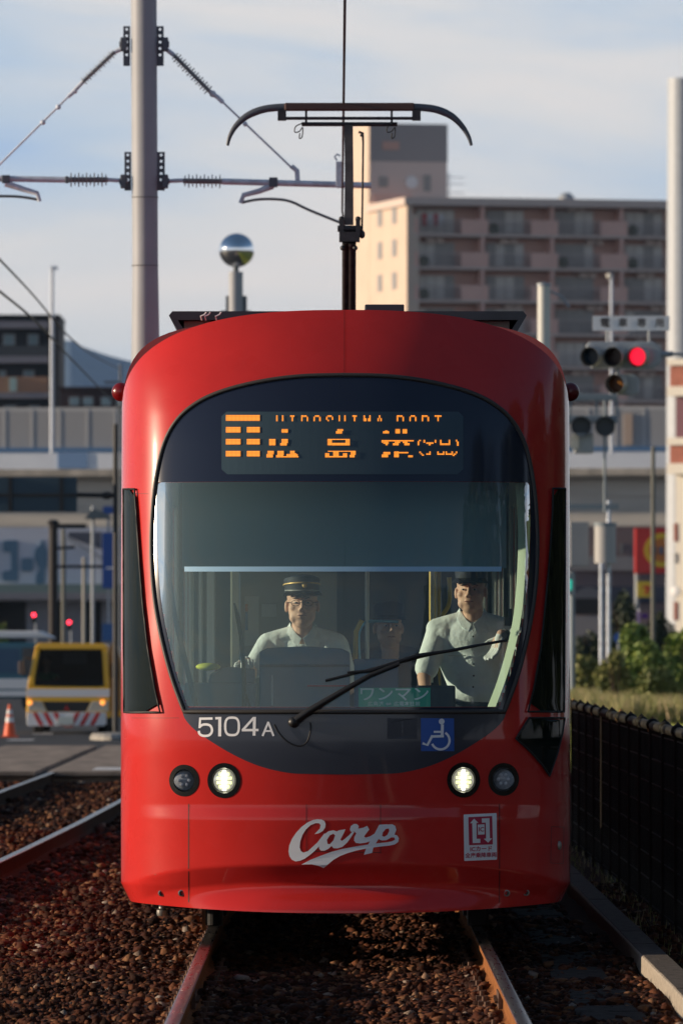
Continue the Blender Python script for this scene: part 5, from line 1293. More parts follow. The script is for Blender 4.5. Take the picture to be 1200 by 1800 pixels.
for g_ in ([(20,262),(35,250),(108,250),(116,262),(114,400),(118,430),(116,498),(104,510),(28,508),(18,495),(18,455),(28,445),(66,444),(74,432),(72,335),(62,325),(24,322)], [(140,372),(152,362),(198,362),(212,376),(212,434),(200,447),(150,447),(138,434)], [(262,250),(280,250),(286,285),(302,320),(300,410),(288,440),(284,515),(268,532),(240,532),(228,512),(232,470),(252,430),(236,400),(222,370),(222,330),(236,298),(256,285)], [(-60,250),(-20,250),(-12,300),(-30,380),(-10,480),(-60,500)]):
    MB().prism(T(g_), YS-.12, YS).build('wall_letter', LB, SB)
m = MB(); m.prism([(SX(120),SZ(935)),(SX(178),SZ(935)),(SX(178),SZ(965)),(SX(120),SZ(944))], YS-.1, YS).build('stair_opening', mat('opening_dark',(0.10,0.11,0.15),.7), SB)
MB().prism([(SX(115),SZ(945)),(SX(120),SZ(945)),(SX(190),SZ(985)),(SX(190),SZ(989))], YS-.2, YS-.1).build('stair_edge', GREYM, SB)
# blue sign tower and small roof
YT = 330.0
tX = lambda px: WX(px, YT); tZ = lambda py: WZ(py, YT)
BS = thing('sign_tower', 'tall plain blue sign board beside the tram behind the yellow truck', 'sign', (tX(191), YT, -.3))
SBL = mat('sign_deep_blue', (0.01,0.07,0.32), .5)
MB().box(tX(180), tX(201), YT, YT+.3, tZ(1034), tZ(936)).build('sign_board', SBL, BS); MB().box(tX(181), tX(201), YT, YT+.3, tZ(903), tZ(890)).build('sign_board', SBL, BS)
MB().box(tX(188), tX(193), YT+.3, YT+.6, -.3, tZ(888)).build('sign_post', GREYM, BS); MB().box(tX(187), tX(200), YT-.02, YT, tZ(1000), tZ(997)).build('sign_line', WHITE, BS)
MB().box(tX(180), tX(204), YT-.1, YT+.4, tZ(1127), tZ(1096)).build('sign_board', mat('sign_lower_blue',(0.02,0.10,0.30),.5), BS)
SR = thing('canopy_lamp', 'grey mast with a small roof-shaped lamp head before the blue sign', 'lamp', (tX(170), YT-5, -.3))
MB().tube((tX(170),YT-5,-.3),(tX(170),YT-5,tZ(893)),.07).build('pole', GREYM, SR); MB().prism([(tX(156),tZ(916)),(tX(204),tZ(916)),(tX(196),tZ(907)),(tX(172),tZ(898)),(tX(164),tZ(905))], YT-5.4, YT-4.6).build('lamp_head', mat('lamp_grey_green',(0.10,0.13,0.15),.6), SR)

# ------------------------------------------------------------------ posts and gantries on the left
def post(name, label, px, y0, Y_, wpx, m, base=-.1, cat='pole', extra=None, group=None):
    z1 = WZ(y0, Y_); o = thing(name, label, cat, (WX(px,Y_), Y_, base)); MB().tube((WX(px,Y_),Y_,base),(WX(px,Y_),Y_,z1),wpx/2*Y_/FPX,wpx/2*.9*Y_/FPX,n=16).build('pole', m, o, smooth=50)
    return o
PKB = mat('pole_black', (0.012,0.012,0.014), .5)
YG = 160.0
g1 = post('sign_gantry', 'black pole beside the tram holding a dark blue sign panel by an arm', 203.5, 745, YG, 10, PKB, cat='sign')
MB().tube(Pp(203,871,YG), Pp(-20,867,YG), 4*YG/FPX).build('arm', PKB, g1); MB().ell(Pp(188,871,YG), .12, .06, .075, 12, 8).build('arm_joint', PKB, g1)
pn = MB().box(WX(-70,YG),WX(136,YG),YG-.12,YG-.04,WZ(900,YG),WZ(839,YG)).build('sign_panel', mat('panel_slate_blue',(0.03,0.065,0.095),.6), g1, bevel=.01)
m = MB()
for x in (16, 106): m.box(WX(x,YG),WX(x+6,YG),YG-.16,YG-.121,WZ(900,YG),WZ(839,YG))
m.box(WX(-70,YG),WX(136,YG),YG-.15,YG-.12,WZ(873,YG),WZ(868,YG)); m.build('panel_rib', PKB, pn)
YK = 230.0
g2 = post('utility_post', 'thick dark post with two cross arms left of the yellow truck cab', 94, 918, YK, 17, mat('post_dark_brown',(0.025,0.02,0.02),.7), cat='post')
MB().box(WX(88,YK),WX(152,YK),YK-.1,YK+.1,WZ(929,YK),WZ(921,YK)).build('cross_arm', PKB, g2); MB().tube(Pp(94,996,YK),Pp(182,996,YK),.04).build('cross_arm', PKB, g2); MB().tube(Pp(100,964,YK),Pp(132,962,YK),.04).build('cross_arm', PKB, g2)
MB().ell(Pp(94,918,YK), .17, .17, .08, 12, 8).build('post_cap', PKB, g2)
post('street_post', 'thin grey-green post behind the yellow truck, taller of the two', 112, 930, 240, 8, mat('post_olive',(0.16,0.16,0.14),.7)); post('street_post', 'thin pale post behind the yellow truck cab roof', 148, 980, 235, 7, mat('post_pale2',(0.34,0.33,0.30),.7))
l1 = post('street_lamp', 'tall thin street lamp on the viaduct in front of the dark apartment building', 92, 470, 446, 7, GALV, base=VZ(800), cat='street lamp'); MB().box(WX(90,446),WX(102,446),445.8,446.2,WZ(474,446),WZ(468,446)).build('lamp_head', GALV, l1)
l2 = post('street_lamp', 'tall thin street lamp in front of the pinkish apartment balconies', 1074, 488, 446, 6, GALV, base=VZ(800), cat='street lamp'); MB().ell(Pp(1071,485,446),.2,.2,.15,12,8).build('lamp_head', mat('lamp_bright',(0.75,0.72,0.65),.3), l2)
t1 = post('wire_post', 'small post with a crossbar where the far wires end, left of the tram roof', 212, 640, 300, 5, CLAMP, cat='post'); MB().box(WX(184,300),WX(214,300),299.9,300.1,WZ(674,300),WZ(670,300)).build('cross_arm', CLAMP, t1)
# small far traffic lights
REDL = mat('signal_red_light', (0.8,0.05,0.08), .3, emit=(1,.03,.06), estr=5)
for px, py, lb in ((60,1081,'red pedestrian light above the white van roof'),(122,1094,'red pedestrian light just over the yellow truck cab')):
    Yq = 300.0; o = thing('pedestrian_signal', lb, 'traffic light', (WX(px,Yq),Yq,-.1)); MB().box(WX(px-4,Yq),WX(px+4,Yq),Yq,Yq+.2,WZ(py+14,Yq),WZ(py-7,Yq)).build('signal_box', PKB, o, bevel=.01)
    MB().lathe((WX(px,Yq),Yq-.01,WZ(py,Yq)), [(.0005,-.03),(3.3*Yq/FPX,0)], 16, axis='y').build('red_light', REDL, o); MB().tube((WX(px+3,Yq),Yq+.2,-.1),(WX(px+3,Yq),Yq+.2,WZ(py-7,Yq)),.03).build('pole', GREYM, o)
# ------------------------------------------------------------------ yellow truck
YT_ = 166.0; t_ = YT_/FPX
kx = lambda px: WX(px, YT_); kz = lambda py: WZ(py, YT_)
TK = thing('flatbed_truck', 'yellow cab-over works truck with a white stripe and red-white hazard bumper', 'truck', (kx(118), YT_, kz(1290)))
YEL2 = mat('truck_yellow', (0.90,0.50,0.02), .35, coat=.4); TG = mat('truck_windscreen', (0.015,0.02,0.03), .08, spec=.7)
cabp = [(47,1262),(48,1212),(54,1180),(62,1136),(70,1130),(184,1131),(190,1138),(191,1180),(193,1212),(193,1262)]
def prof_prism(pts, y0, y1): return MB().prism([(kx(a), kz(b)) for a, b in pts], y0, y1)
cm = prof_prism([(47,1262),(48,1212),(48.6,1206),(192.6,1206),(193,1212),(193,1262)], YT_, YT_+1.7); cm.prism([(kx(a), kz(b)) for a, b in [(61.5,1142),(62,1136),(70,1130),(184,1131),(189,1137),(189.4,1142)]], YT_, YT_+1.7)
cm.prism([(kx(a), kz(b)) for a, b in [(48.6,1206),(54,1180),(61.5,1142),(70,1142),(62,1190),(61,1206)]], YT_, YT_+1.7); cm.prism([(kx(a), kz(b)) for a, b in [(192.6,1206),(191,1180),(189.4,1142),(179,1142),(182,1190),(183,1206)]], YT_, YT_+1.7)
cm.build('cab', YEL2, TK, bevel=.02)
MB().box(kx(60),kx(184),YT_+1.3,YT_+1.34,kz(1207),kz(1141)).build('cab_rear_wall', mat('cab_inner_dark',(0.04,0.045,0.05),.8), TK); MB().box(kx(108),kx(150),YT_+1.27,YT_+1.29,kz(1167),kz(1147)).build('rear_window', mat('rear_window_pale',(0.25,0.25,0.24),.4), TK)
MB().box(kx(62),kx(182),YT_+.05,YT_+.5,kz(1206),kz(1196)).build('dashboard', DASH, TK)
TD = thing('person', 'driver of the yellow truck, barely visible behind its windshield', 'person', (kx(80), YT_+.9, kz(1250)))
mb = MB(); dc = (kx(80), YT_+.75, kz(1162)); L = head_prims(mb, dc, 0, 1.0); capsule(mb, (kx(80),YT_+.8,kz(1182)),.055,(kx(80),YT_+.78,kz(1170)),.055,8); capsule(mb,(kx(80),YT_+.85,kz(1200)),.12,(kx(80),YT_+.9,kz(1228)),.12,10)
for s in (-1,1): capsule(mb,(kx(80),YT_+.82,kz(1188)),.05,(kx(80)+s*.18,YT_+.82,kz(1190)),.05,8); capsule(mb,(kx(80)+s*.2,YT_+.8,kz(1190)),.045,(kx(80)+s*.24,YT_+.5,kz(1206)),.035,8); capsule(mb,(kx(80)+s*.24,YT_+.5,kz(1206)),.035,(kx(80)+s*.12,YT_+.3,kz(1196)),.03,8)
remesh(mb, 'body', SKIN, TD, .012, 2)
mb = MB(); capsule(mb,(kx(80),YT_+.85,kz(1194)),.16,(kx(80),YT_+.9,kz(1226)),.15,10)
for s in (-1,1): capsule(mb,(kx(80)+s*.04,YT_+.82,kz(1187)),.065,(kx(80)+s*.2,YT_+.8,kz(1190)),.062,8)
remesh(mb, 'work_shirt', mat('work_shirt_green',(0.05,0.35,0.15),.8), TD, .014, 2); MB().ell((kx(80),YT_+.77,kz(1158)),.09,.10,.08).build('hair', HAIR, TD)
prof_prism([(61,1202),(62,1190),(70,1147),(76,1142),(176,1142),(180,1148),(182,1198),(176,1207),(70,1206)], YT_-.004, YT_-.002).build('windshield', thin_glass('truck_glass', (0.55,0.6,0.62), 1.5), TK)
prof_prism([(48,1225),(48.5,1211),(193,1211),(193,1225)], YT_-.006, YT_).build('stripe', WHITE, TK)
prof_prism([(76,1233),(160,1233),(152,1251),(84,1251)], YT_-.02, YT_).build('grille', PKB, TK)
HLM = mat('truck_headlamp', (0.45,0.43,0.36), .15)
for p in ([(50,1232),(74,1233),(83,1251),(50,1250)],[(192,1232),(162,1233),(153,1251),(192,1250)]): prof_prism(p, YT_-.03, YT_).build('headlight', HLM, TK, bevel=.01)
ORL = mat('indicator_orange', (0.9,0.3,0.05), .3, emit=(1,.35,.06), estr=1.2)
for a, b in ((53,1235),(181,1235)): MB().ell((kx(a),YT_-.03,kz(b)),.05,.03,.05,12,8).build('indicator_light', ORL, TK, smooth=60)
prof_prism([(48,1273),(48,1252),(187,1252),(187,1273),(183,1276),(52,1276)], YT_-.12, YT_+.2).build('bumper', WHITE, TK, bevel=.01)
HZ = mat('hazard_red', (0.5,0.02,0.02), .5)
for a in (58, 76, 94): prof_prism([(a,1252.5),(a+8,1252.5),(a+20,1275),(a+12,1275)], YT_-.126, YT_-.121).build('hazard_stripe', HZ, TK)
for a in (142, 160, 178): prof_prism([(a,1252.5),(a-8,1252.5),(a-20,1275),(a-12,1275)], YT_-.126, YT_-.121).build('hazard_stripe', HZ, TK)
prof_prism([(102,1260),(130,1260),(130,1274),(102,1274)], YT_-.16, YT_-.13).build('number_plate', mat('plate_white_green',(0.55,0.6,0.56),.5), TK)
RH = lambda cx, cy, a, b, rot: [(cx+a*math.cos(rot), cy-a*math.sin(rot)), (cx+b*math.cos(rot+1.57)+a*.5*math.cos(rot), cy-b*math.sin(rot+1.57)-a*.5*math.sin(rot)), (cx, cy), (cx-b*math.cos(rot+1.57)+a*.5*math.cos(rot), cy+b*math.sin(rot+1.57)-a*.5*math.sin(rot))]
for rt in (math.pi/2, math.pi*7/6, math.pi*11/6): prof_prism(RH(117.5,1245.5,6,1.8,rt), YT_-.028, YT_-.021).build('emblem_diamond', HZ, TK)
prof_prism([(189,1250),(192,1140),(198,1128),(205,1135),(212,1160),(212,1250)], YT_+.3, YT_+1.6).build('cab_side', mat('truck_ochre',(0.45,0.2,0.02),.4), TK)
MB().box(kx(60),kx(214),YT_+1.9,YT_+5.6,kz(1262),kz(1215)).build('cargo_bed', YEL2, TK, bevel=.02); MB().box(kx(62),kx(196),YT_+.2,YT_+5.5,kz(1276),kz(1262)).build('chassis', PKB, TK)
for a in (57, 72, 160, 178): pass
for x in (66, 180):
    for y in (.75, 4.6): MB().lathe((kx(x),YT_+y,kz(1290)+.36),[(.0005,-.11),(.30,-.11),(.36,-.08),(.36,.08),(.30,.11),(.0005,.11)],24,axis='x').build('wheel', RUBBER, TK, smooth=40)
MB().box(kx(196),kx(206),YT_+.1,YT_+.2,kz(1192),kz(1166)).build('side_mirror', PKB, TK, bevel=.02); MB().box(kx(33),kx(42),YT_-.05,YT_+.05,kz(1185),kz(1162)).build('side_mirror', mat('mirror_brown',(0.12,0.09,0.08),.5), TK, bevel=.02)
MB().path([(kx(40),YT_,kz(1163)),(kx(45),YT_,kz(1155)),(kx(58),YT_+.1,kz(1160))],.015,6).build('mirror_arm', PKB, TK)
# white-roofed teal van
YN = 200.0; vx = lambda px: WX(px, YN); vz = lambda py: WZ(py, YN)
VN = thing('van', 'teal van with white roof and white lower band, cut off by the left edge', 'van', (vx(20), YN, -.1))
MB().prism([(vx(-150),vz(1228)),(vx(102),vz(1228)),(vx(104),vz(1150)),(vx(92),vz(1130)),(vx(-150),vz(1128))], YN, YN+1.9).build('body', mat('van_teal',(0.015,0.12,0.19),.35,coat=.3), VN, bevel=.05)
MB().prism([(vx(-150),vz(1122)),(vx(96),vz(1122)),(vx(84),vz(1115)),(vx(70),vz(1109)),(vx(-150),vz(1108))], YN+.02, YN+1.88).build('roof', mat('van_white',(0.72,0.75,0.78),.5), VN, bevel=.04)
MB().box(vx(-150),vx(70),YN-.015,YN,vz(1211),vz(1193)).build('side_band', mat('van_white',(0,0,0)), VN); MB().box(vx(-150),vx(70),YN-.015,YN,vz(1224),vz(1214)).build('side_band', mat('van_white',(0,0,0)), VN)
MB().box(vx(40),vx(96),YN-.018,YN,vz(1188),vz(1139)).build('side_window', TG, VN, bevel=.01); MB().box(vx(-60),vx(34),YN-.018,YN,vz(1182),vz(1140)).build('side_panel', mat('van_panel_blue',(0.015,0.07,0.15),.3), VN)
for x in (-90, 60): MB().lathe((vx(x),YN+.1,.22),[(.0005,-.05),(.24,-.05),(.3,-.03),(.3,.1)],24,axis='y').build('wheel', RUBBER, VN, smooth=40)
for sx_, Yc in ((17.5,157.0),(121,182.0)):
    near = sx_ < 50; s_ = Yc/FPX; zb = rz(Yc); h = (58 if near else 14)*s_; rb = (12 if near else 6)*s_; x = WX(sx_, Yc)
    cn = thing('traffic_cone', 'orange traffic cone with white bands at the left edge of the road' if near else 'small red cone almost hidden behind the yellow truck', 'traffic cone', (x, Yc, zb))
    OR = mat('cone_orange', (0.75,0.10,0.02), .5)
    MB().lathe((x,Yc,zb), [(rb*.95,.02),(rb*.62,h*.45),(rb*.40,h*.72),(rb*.2,h),(.0005,h)], 20).build('cone_body', OR, cn, smooth=50)
    MB().lathe((x,Yc,zb), [(rb*.63,h*.46),(rb*.51,h*.62)], 20).build('reflective_band', WHITE, cn, smooth=50); MB().lathe((x,Yc,zb), [(rb*.44,h*.70),(rb*.33,h*.84)], 20).build('reflective_band', WHITE, cn, smooth=50)
    MB().box(x-rb*1.3,x+rb*1.3,Yc-rb*1.3,Yc+rb*1.3,zb,zb+.03).build('cone_base', OR, cn)

# ------------------------------------------------------------------ right side: poles, signals
YP = 120.0
p1 = post('steel_mast', 'very tall pale steel mast rising beside the cream building at the right edge', 1199, 138, 425.0, 60, mat('pole_blue_grey',(0.46,0.50,0.55),.5,noise=.05,nscale=3))
p2 = post('steel_pole', 'short white pole standing behind the right shoulder of the tram roof', 955, 500, 150, 24, mat('pole_white',(0.62,0.63,0.60),.5)); MB().lathe((WX(955,150),150,WZ(500,150)),[(12.5*150/FPX,-.03),(12*150/FPX,.02),(.0005,.04)],20).build('pole_cap', GREYM, p2); MB().path([Pp(966,512,150),Pp(985,520,150),Pp(1000,540,150)],.02,8).build('cable', GREYM, p2)
HB = mat('signal_housing', (0.36,0.40,0.44), .5); VIS = mat('signal_visor_black', (0.01,0.01,0.012), .6); VISO = mat('visor_outer', (0.42,0.42,0.40), .5)
TSY = 124.0; u_ = TSY/FPX
TS = thing('traffic_signal', 'horizontal tram signal showing red with a white plate above it and an arrow lamp below', 'traffic light', (WX(1180,TSY), TSY, -.1))
def lamp(px, py, lens, name='signal_lamp', r=17.5, dx=11, hous=True):
    c = Vector((WX(px,TSY), TSY, WZ(py,TSY))); ax = Vector((-.42,-1,-.06)).normalized(); rr = r*u_
    if hous: pass
    b0 = c - ax*.0; side = Vector((1,0,0)); up = Vector((0,0,1)); n = 28; vs = []; fs = []
    back = c + Vector((dx*u_*.9, .32, .02))
    a_ = ax.cross(up).normalized(); b_ = a_.cross(ax)
    for cc, r_ in ((back, rr*.98), (c, rr), (c, rr*.93), (back, rr*.91)):
        for k in range(n): q = 2*math.pi*k/n; vs.append(cc + a_*r_*math.cos(q) + b_*r_*math.sin(q))
    for j in (0,): fs += [(j*n+k, j*n+(k+1) % n, (j+1)*n+(k+1) % n, (j+1)*n+k) for k in range(n)]
    v = MB().add(vs[:2*n], [(k, (k+1)%n, n+(k+1)%n, n+k) for k in range(n)]).build('visor', VISO, TS, smooth=40)
    MB().add(vs[n:], [(j*n+k, j*n+(k+1) % n, (j+1)*n+(k+1) % n, (j+1)*n+k) for j in (0,1) for k in range(n)]).build('visor_lining', VIS, v, smooth=40)
    lc = c.lerp(back, .30 if lens is REDL2 else .55); MB().add([lc]+[lc + a_*rr*.88*math.cos(2*math.pi*k/n) + b_*rr*.88*math.sin(2*math.pi*k/n) for k in range(n)], [(0,k+1,(k+1)%n+1) for k in range(n)]).build('lens', lens, v)
REDL2 = mat('signal_lens_red', (0.6,0.01,0.03), .3, emit=(1,.01,.04), estr=1.0)
lamp(1035,627, mat('lens_blue_dark',(0.01,0.03,0.05),.2)); lamp(1076,627, mat('lens_amber_dark',(0.03,0.012,0.01),.2)); lamp(1118,627, REDL2); lamp(1079,675, mat('lens_arrow',(0.10,0.03,0.005),.2))
MB().prism([(WX(1030,TSY),WZ(606,TSY)),(WX(1036,TSY),WZ(599,TSY)),(WX(1150,TSY),WZ(599,TSY)),(WX(1163,TSY),WZ(612,TSY)),(WX(1163,TSY),WZ(634,TSY)),(WX(1150,TSY),WZ(646,TSY)),(WX(1040,TSY),WZ(646,TSY))], TSY+.33, TSY+.5).build('signal_box', HB, TS, bevel=.02)
MB().prism([(WX(1078,TSY),WZ(658,TSY)),(WX(1115,TSY),WZ(655,TSY)),(WX(1124,TSY),WZ(665,TSY)),(WX(1124,TSY),WZ(688,TSY)),(WX(1112,TSY),WZ(694,TSY)),(WX(1085,TSY),WZ(692,TSY))], TSY+.33, TSY+.5).build('arrow_box', HB, TS, bevel=.02)
for q in (-3.5, 0, 3.5): MB().ell((WX(1091+q,TSY), TSY+.02, WZ(674+q*.6,TSY)), .016,.01,.016,8,6).build('arrow_dot', mat('amber_glint',(0.8,0.3,0.02),.3), TS)
MB().tube((WX(1160,TSY),TSY+.4,WZ(621,TSY)),(WX(1182,TSY),TSY+.3,WZ(621,TSY)),.045).tube((WX(1182,TSY),TSY+.3,WZ(621,TSY)),(WX(1262,TSY),TSY+.3,WZ(621,TSY)),.022).tube((WX(1262,TSY),TSY+.3,-.2),(WX(1262,TSY),TSY+.3,WZ(560,TSY)),.09).build('mount_arm', GREYM, TS); MB().tube((WX(1068,TSY),TSY+.42,WZ(600,TSY)),(WX(1068,TSY),TSY+.42,WZ(578,TSY)),.02).tube((WX(1142,TSY),TSY+.42,WZ(600,TSY)),(WX(1142,TSY),TSY+.42,WZ(578,TSY)),.02).tube((WX(1086,TSY),TSY+.42,WZ(646,TSY)),(WX(1086,TSY),TSY+.42,WZ(660,TSY)),.035).build('bracket', GREYM, TS)
pl = MB().box(WX(1042,TSY),WX(1177,TSY),TSY+.28,TSY+.31,WZ(580,TSY),WZ(554,TSY)).build('name_plate', mat('plate_white',(0.88,0.90,0.93),.5), TS)
text_on('電', 1063.5, 567, 18, 'plate_lettering', mat('letter_black',(0.04,0.04,0.05),.6), pl, 0, bold=.02, mapf=lambda x, y: (WX(x,TSY), TSY+.272, WZ(y,TSY)))
for ch, cx in (('車',1095),('専',1128),('用',1160)): text_on(ch, cx, 567, 17, 'plate_lettering', mat('letter_black',(0,0,0)), pl, 0, bold=.02, mapf=lambda x, y: (WX(x,TSY), TSY+.272, WZ(y,TSY)))
# second signal seen from its side, gantry boxes
YQ = 185.0
T2 = thing('traffic_signal', 'unlit horizontal traffic signal with a pale box hanging below it', 'traffic light', (WX(1060,YQ), YQ, -.1))
SLG = mat('signal_slate', (0.22,0.27,0.31), .6)
MB().box(WX(940,YQ),WX(1085,YQ),YQ,YQ+.3,WZ(704,YQ),WZ(692,YQ)).build('top_frame', SLG, T2, bevel=.02); MB().box(WX(940,YQ),WX(1084,YQ),YQ,YQ+.3,WZ(744,YQ),WZ(730,YQ)).build('lower_frame', SLG, T2, bevel=.02)
m = MB()
for x in (1000, 1046, 1081): m.box(WX(x,YQ),WX(x+4,YQ),YQ+.05,YQ+.25,WZ(732,YQ),WZ(702,YQ))
m.build('frame_strut', SLG, T2)
for x in (1020, 1062): MB().lathe((WX(x,YQ),YQ-.25,WZ(750,YQ)),[(.0005,.2),(17*YQ/FPX,.2),(18*YQ/FPX,0)],20,axis='y').build('visor', mat('visor_grey_dark',(0.07,0.08,0.09),.6), T2, smooth=40)
MB().box(WX(1008,YQ),WX(1042,YQ),YQ-.1,YQ+.3,WZ(797,YQ),WZ(762,YQ)).build('control_box', mat('box_pale',(0.4,0.42,0.42),.6), T2, bevel=.03); MB().box(WX(1002,YQ),WX(1016,YQ),YQ-.15,YQ-.1,WZ(790,YQ),WZ(765,YQ)).build('box_door', mat('box_cream',(0.6,0.58,0.5),.6), T2)
MB().tube(Pp(1062,704,YQ),Pp(1062,900,YQ),.03).build('hanger', SLG, T2)
g3 = post('equipment_pole', 'pole with a crossbar and pale equipment boxes to the right of the tram', 1069, 880, 190, 8, GALV, cat='pole'); Yc = 190.0
MB().box(WX(960,Yc),WX(1086,Yc),Yc-.05,Yc+.05,WZ(895,Yc),WZ(886,Yc)).build('cross_arm', SLG, g3)
MB().box(WX(1000,Yc),WX(1034,Yc),Yc-.2,Yc+.3,WZ(996,Yc),WZ(917,Yc)).build('equipment_box', mat('box_grey',(0.33,0.34,0.36),.6), g3, bevel=.02)
MB().tube((WX(1062,Yc),Yc-.15,WZ(990,Yc)),(WX(1062,Yc),Yc-.15,WZ(925,Yc)),19*Yc/FPX,n=24).build('transformer', mat('box_light',(0.42,0.42,0.42),.6), g3, smooth=50); MB().tube((WX(1062,Yc),Yc-.15,WZ(925,Yc)),(WX(1062,Yc),Yc-.15,WZ(919,Yc)),20*Yc/FPX,n=24).build('transformer_lid', SLG, g3, smooth=50)
post('steel_post', 'slender post standing under the equipment boxes, left of its pair', 1056, 990, 188, 8, GALV); post('steel_post', 'slender grey-green post in front of the red shop sign', 1147, 785, 200, 8, mat('post_olive',(0,0,0))); post('steel_post', 'grey post with a green light next to the tram flank', 1004, 1005, 195, 12, SLG)
MB().box(WX(998,194),WX(1004,194),193.7,193.8,WZ(1038,194),WZ(1017,194))
go = thing('pedestrian_signal', 'small signal with green light beside the right flank of the tram', 'traffic light', (WX(1001,193),193,-.1)); MB().box(WX(996,193),WX(1010,193),193,193.2,WZ(1045,193),WZ(1008,193)).build('signal_box', SLG, go); MB().box(WX(998,193),WX(1004,193),192.97,192.99,WZ(1037,193),WZ(1019,193)).build('green_light', mat('green_lens',(0.02,0.4,0.3),.3,emit=(.02,.6,.42),estr=.6), go)
MB().tube((WX(1005,193),193.1,-.1),(WX(1005,193),193.1,WZ(1045,193)),.05).build('pole', SLG, go)
# cream building with brick bands
YC = 400.0; cX = lambda px: WX(px, YC); cZ = lambda py: WZ(py, YC)
CB = thing('apartment_building', 'cream building with brick red bands at the right edge', 'building', (cX(1190),YC,-.3), rotz=0)
CRM = mat('cream_wall', (0.72,0.68,0.60), .8)
MB().box(cX(1186),cX(1500),YC,YC+10,-.3,cZ(632)).build('wall', CRM, CB); MB().box(cX(1174),cX(1186),YC+1,YC+9,-.3,cZ(850)).build('wing', CRM, CB)
for a, b in ((643,680),(783,815)): MB().box(cX(1184.5),cX(1500),YC-.5,YC,cZ(b),cZ(a)).build('brick_band', mat('brick_red',(0.36,0.13,0.09),.85,noise=.15,nscale=2), CB)
for a, b in ((632,643),(680,697),(770,783),(815,834)): MB().box(cX(1183),cX(1501),YC-.7,YC,cZ(b),cZ(a)).build('ledge', CRM, CB)
MB().box(cX(1187),cX(1500),YC-.03,YC,cZ(770),cZ(698)).build('window', mat('window_plum',(0.16,0.06,0.08),.3), CB)
for a, b in ((920,952),(1058,1090)): MB().box(cX(1183),cX(1190),YC-.06,YC,cZ(b),cZ(a)).build('shutter', mat('shutter_brown',(0.30,0.12,0.09),.8), CB)
MB().box(cX(1184),cX(1190),YC-.06,YC,cZ(990),cZ(972)).build('window', WINM, CB); MB().lathe((cX(1194),YC-.4,cZ(1040)),[(.0005,-.1),(.25,-.05),(.27,.05)],16,axis='y').build('wall_lamp', WHITE, CB)
CB.rotation_euler.z = R(-32)
# shops behind the right side
YR = 480.0; rX = lambda px: WX(px, YR); rZ = lambda py: WZ(py, YR)
RS = thing('shop_building', 'dark pinkish shop building with arches behind the bushes on the right', 'building', (rX(1080),YR,-.3))
MB().box(rX(700),rX(1190),YR,YR+15,-.3,rZ(905)).build('wall', mat('shop_pink',(0.30,0.21,0.20),.85), RS)
MB().box(rX(700),rX(1190),YR-.2,YR,rZ(1003),rZ(978)).build('pale_band', mat('band_pale',(0.42,0.38,0.37),.8), RS); MB().box(rX(700),rX(1190),YR-.1,YR,rZ(1060),rZ(1030)).build('dark_band', mat('band_blue_dark',(0.06,0.07,0.11),.8), RS)
arch = [(rX(1005+28*(1-math.cos(a))), rZ(1060-28*math.sin(a))) for a in np.linspace(0,math.pi,14)]
MB().prism(arch+[(rX(1061),rZ(1080)),(rX(1005),rZ(1080))], YR-.3, YR-.2).build('arch_surround', mat('arch_grey',(0.2,0.2,0.22),.8), RS)
MB().box(rX(1008),rX(1058),YR-.4,YR-.3,rZ(1080),rZ(1052)).build('arch_opening', PKB, RS); MB().box(rX(1000),rX(1062),YR-.35,YR-.1,-.3,rZ(1082)).build('lower_wall', mat('band_pale',(0,0,0)), RS)
for a in (1042, 1052, 1088): MB().box(rX(a),rX(a+6),YR-.05,YR,rZ(975),rZ(955)).build('window', WINM, RS)
YX = 430.0; qX = lambda px: WX(px, YX); qZ = lambda py: WZ(py, YX)
RG = thing('shop_sign', 'red shop sign with a yellow oval and a small yellow sign under it', 'sign', (qX(1145),YX,-.3))
MB().box(qX(1118),qX(1215),YX,YX+1.5,qZ(1008),qZ(928)).build('sign_box', mat('sign_red',(0.42,0.01,0.015),.5), RG, bevel=.02)
MB().box(qX(1116),qX(1118),YX,YX+1.5,qZ(1008),qZ(928)).build('sign_edge', mat('sign_red_edge',(0.65,0.03,0.02),.5), RG)
ova = [(qX(1163+32*math.cos(a)), qZ(967+30*math.sin(a))) for a in np.linspace(0,2*math.pi,30,endpoint=False)]; ovb = [(qX(1163+24*math.cos(a)), qZ(967+21*math.sin(a))) for a in np.linspace(0,2*math.pi,30,endpoint=False)]
MB().prism(ova, YX-.04, YX).build('yellow_oval', mat('sign_yellow',(0.55,0.42,0.02),.5), RG); MB().prism(ovb, YX-.07, YX-.04).build('oval_band', mat('sign_orange_red',(0.42,0.14,0.02),.5), RG)
m = MB(); 
for a in (1146, 1158, 1172): m.box(qX(a),qX(a+6),YX-.1,YX-.07,qZ(974),qZ(961))
m.build('oval_mark', mat('sign_blue_mark',(0.05,0.10,0.20),.5), RG)
MB().box(qX(1120),qX(1146),YX,YX+.4,qZ(1050),qZ(1022)).build('small_sign', mat('sign_yellow',(0,0,0)), RG); MB().prism([(qX(1129),qZ(1030)),(qX(1142),qZ(1030)),(qX(1142),qZ(1034)),(qX(1137),qZ(1044)),(qX(1132),qZ(1044)),(qX(1136),qZ(1034)),(qX(1129),qZ(1034))], YX-.04, YX).build('small_sign_mark', mat('sign_red',(0,0,0)), RG)
MB().tube((qX(1119),YX+.5,-.3),(qX(1119),YX+.5,qZ(1008)),.12).build('pole', GREYM, RG)
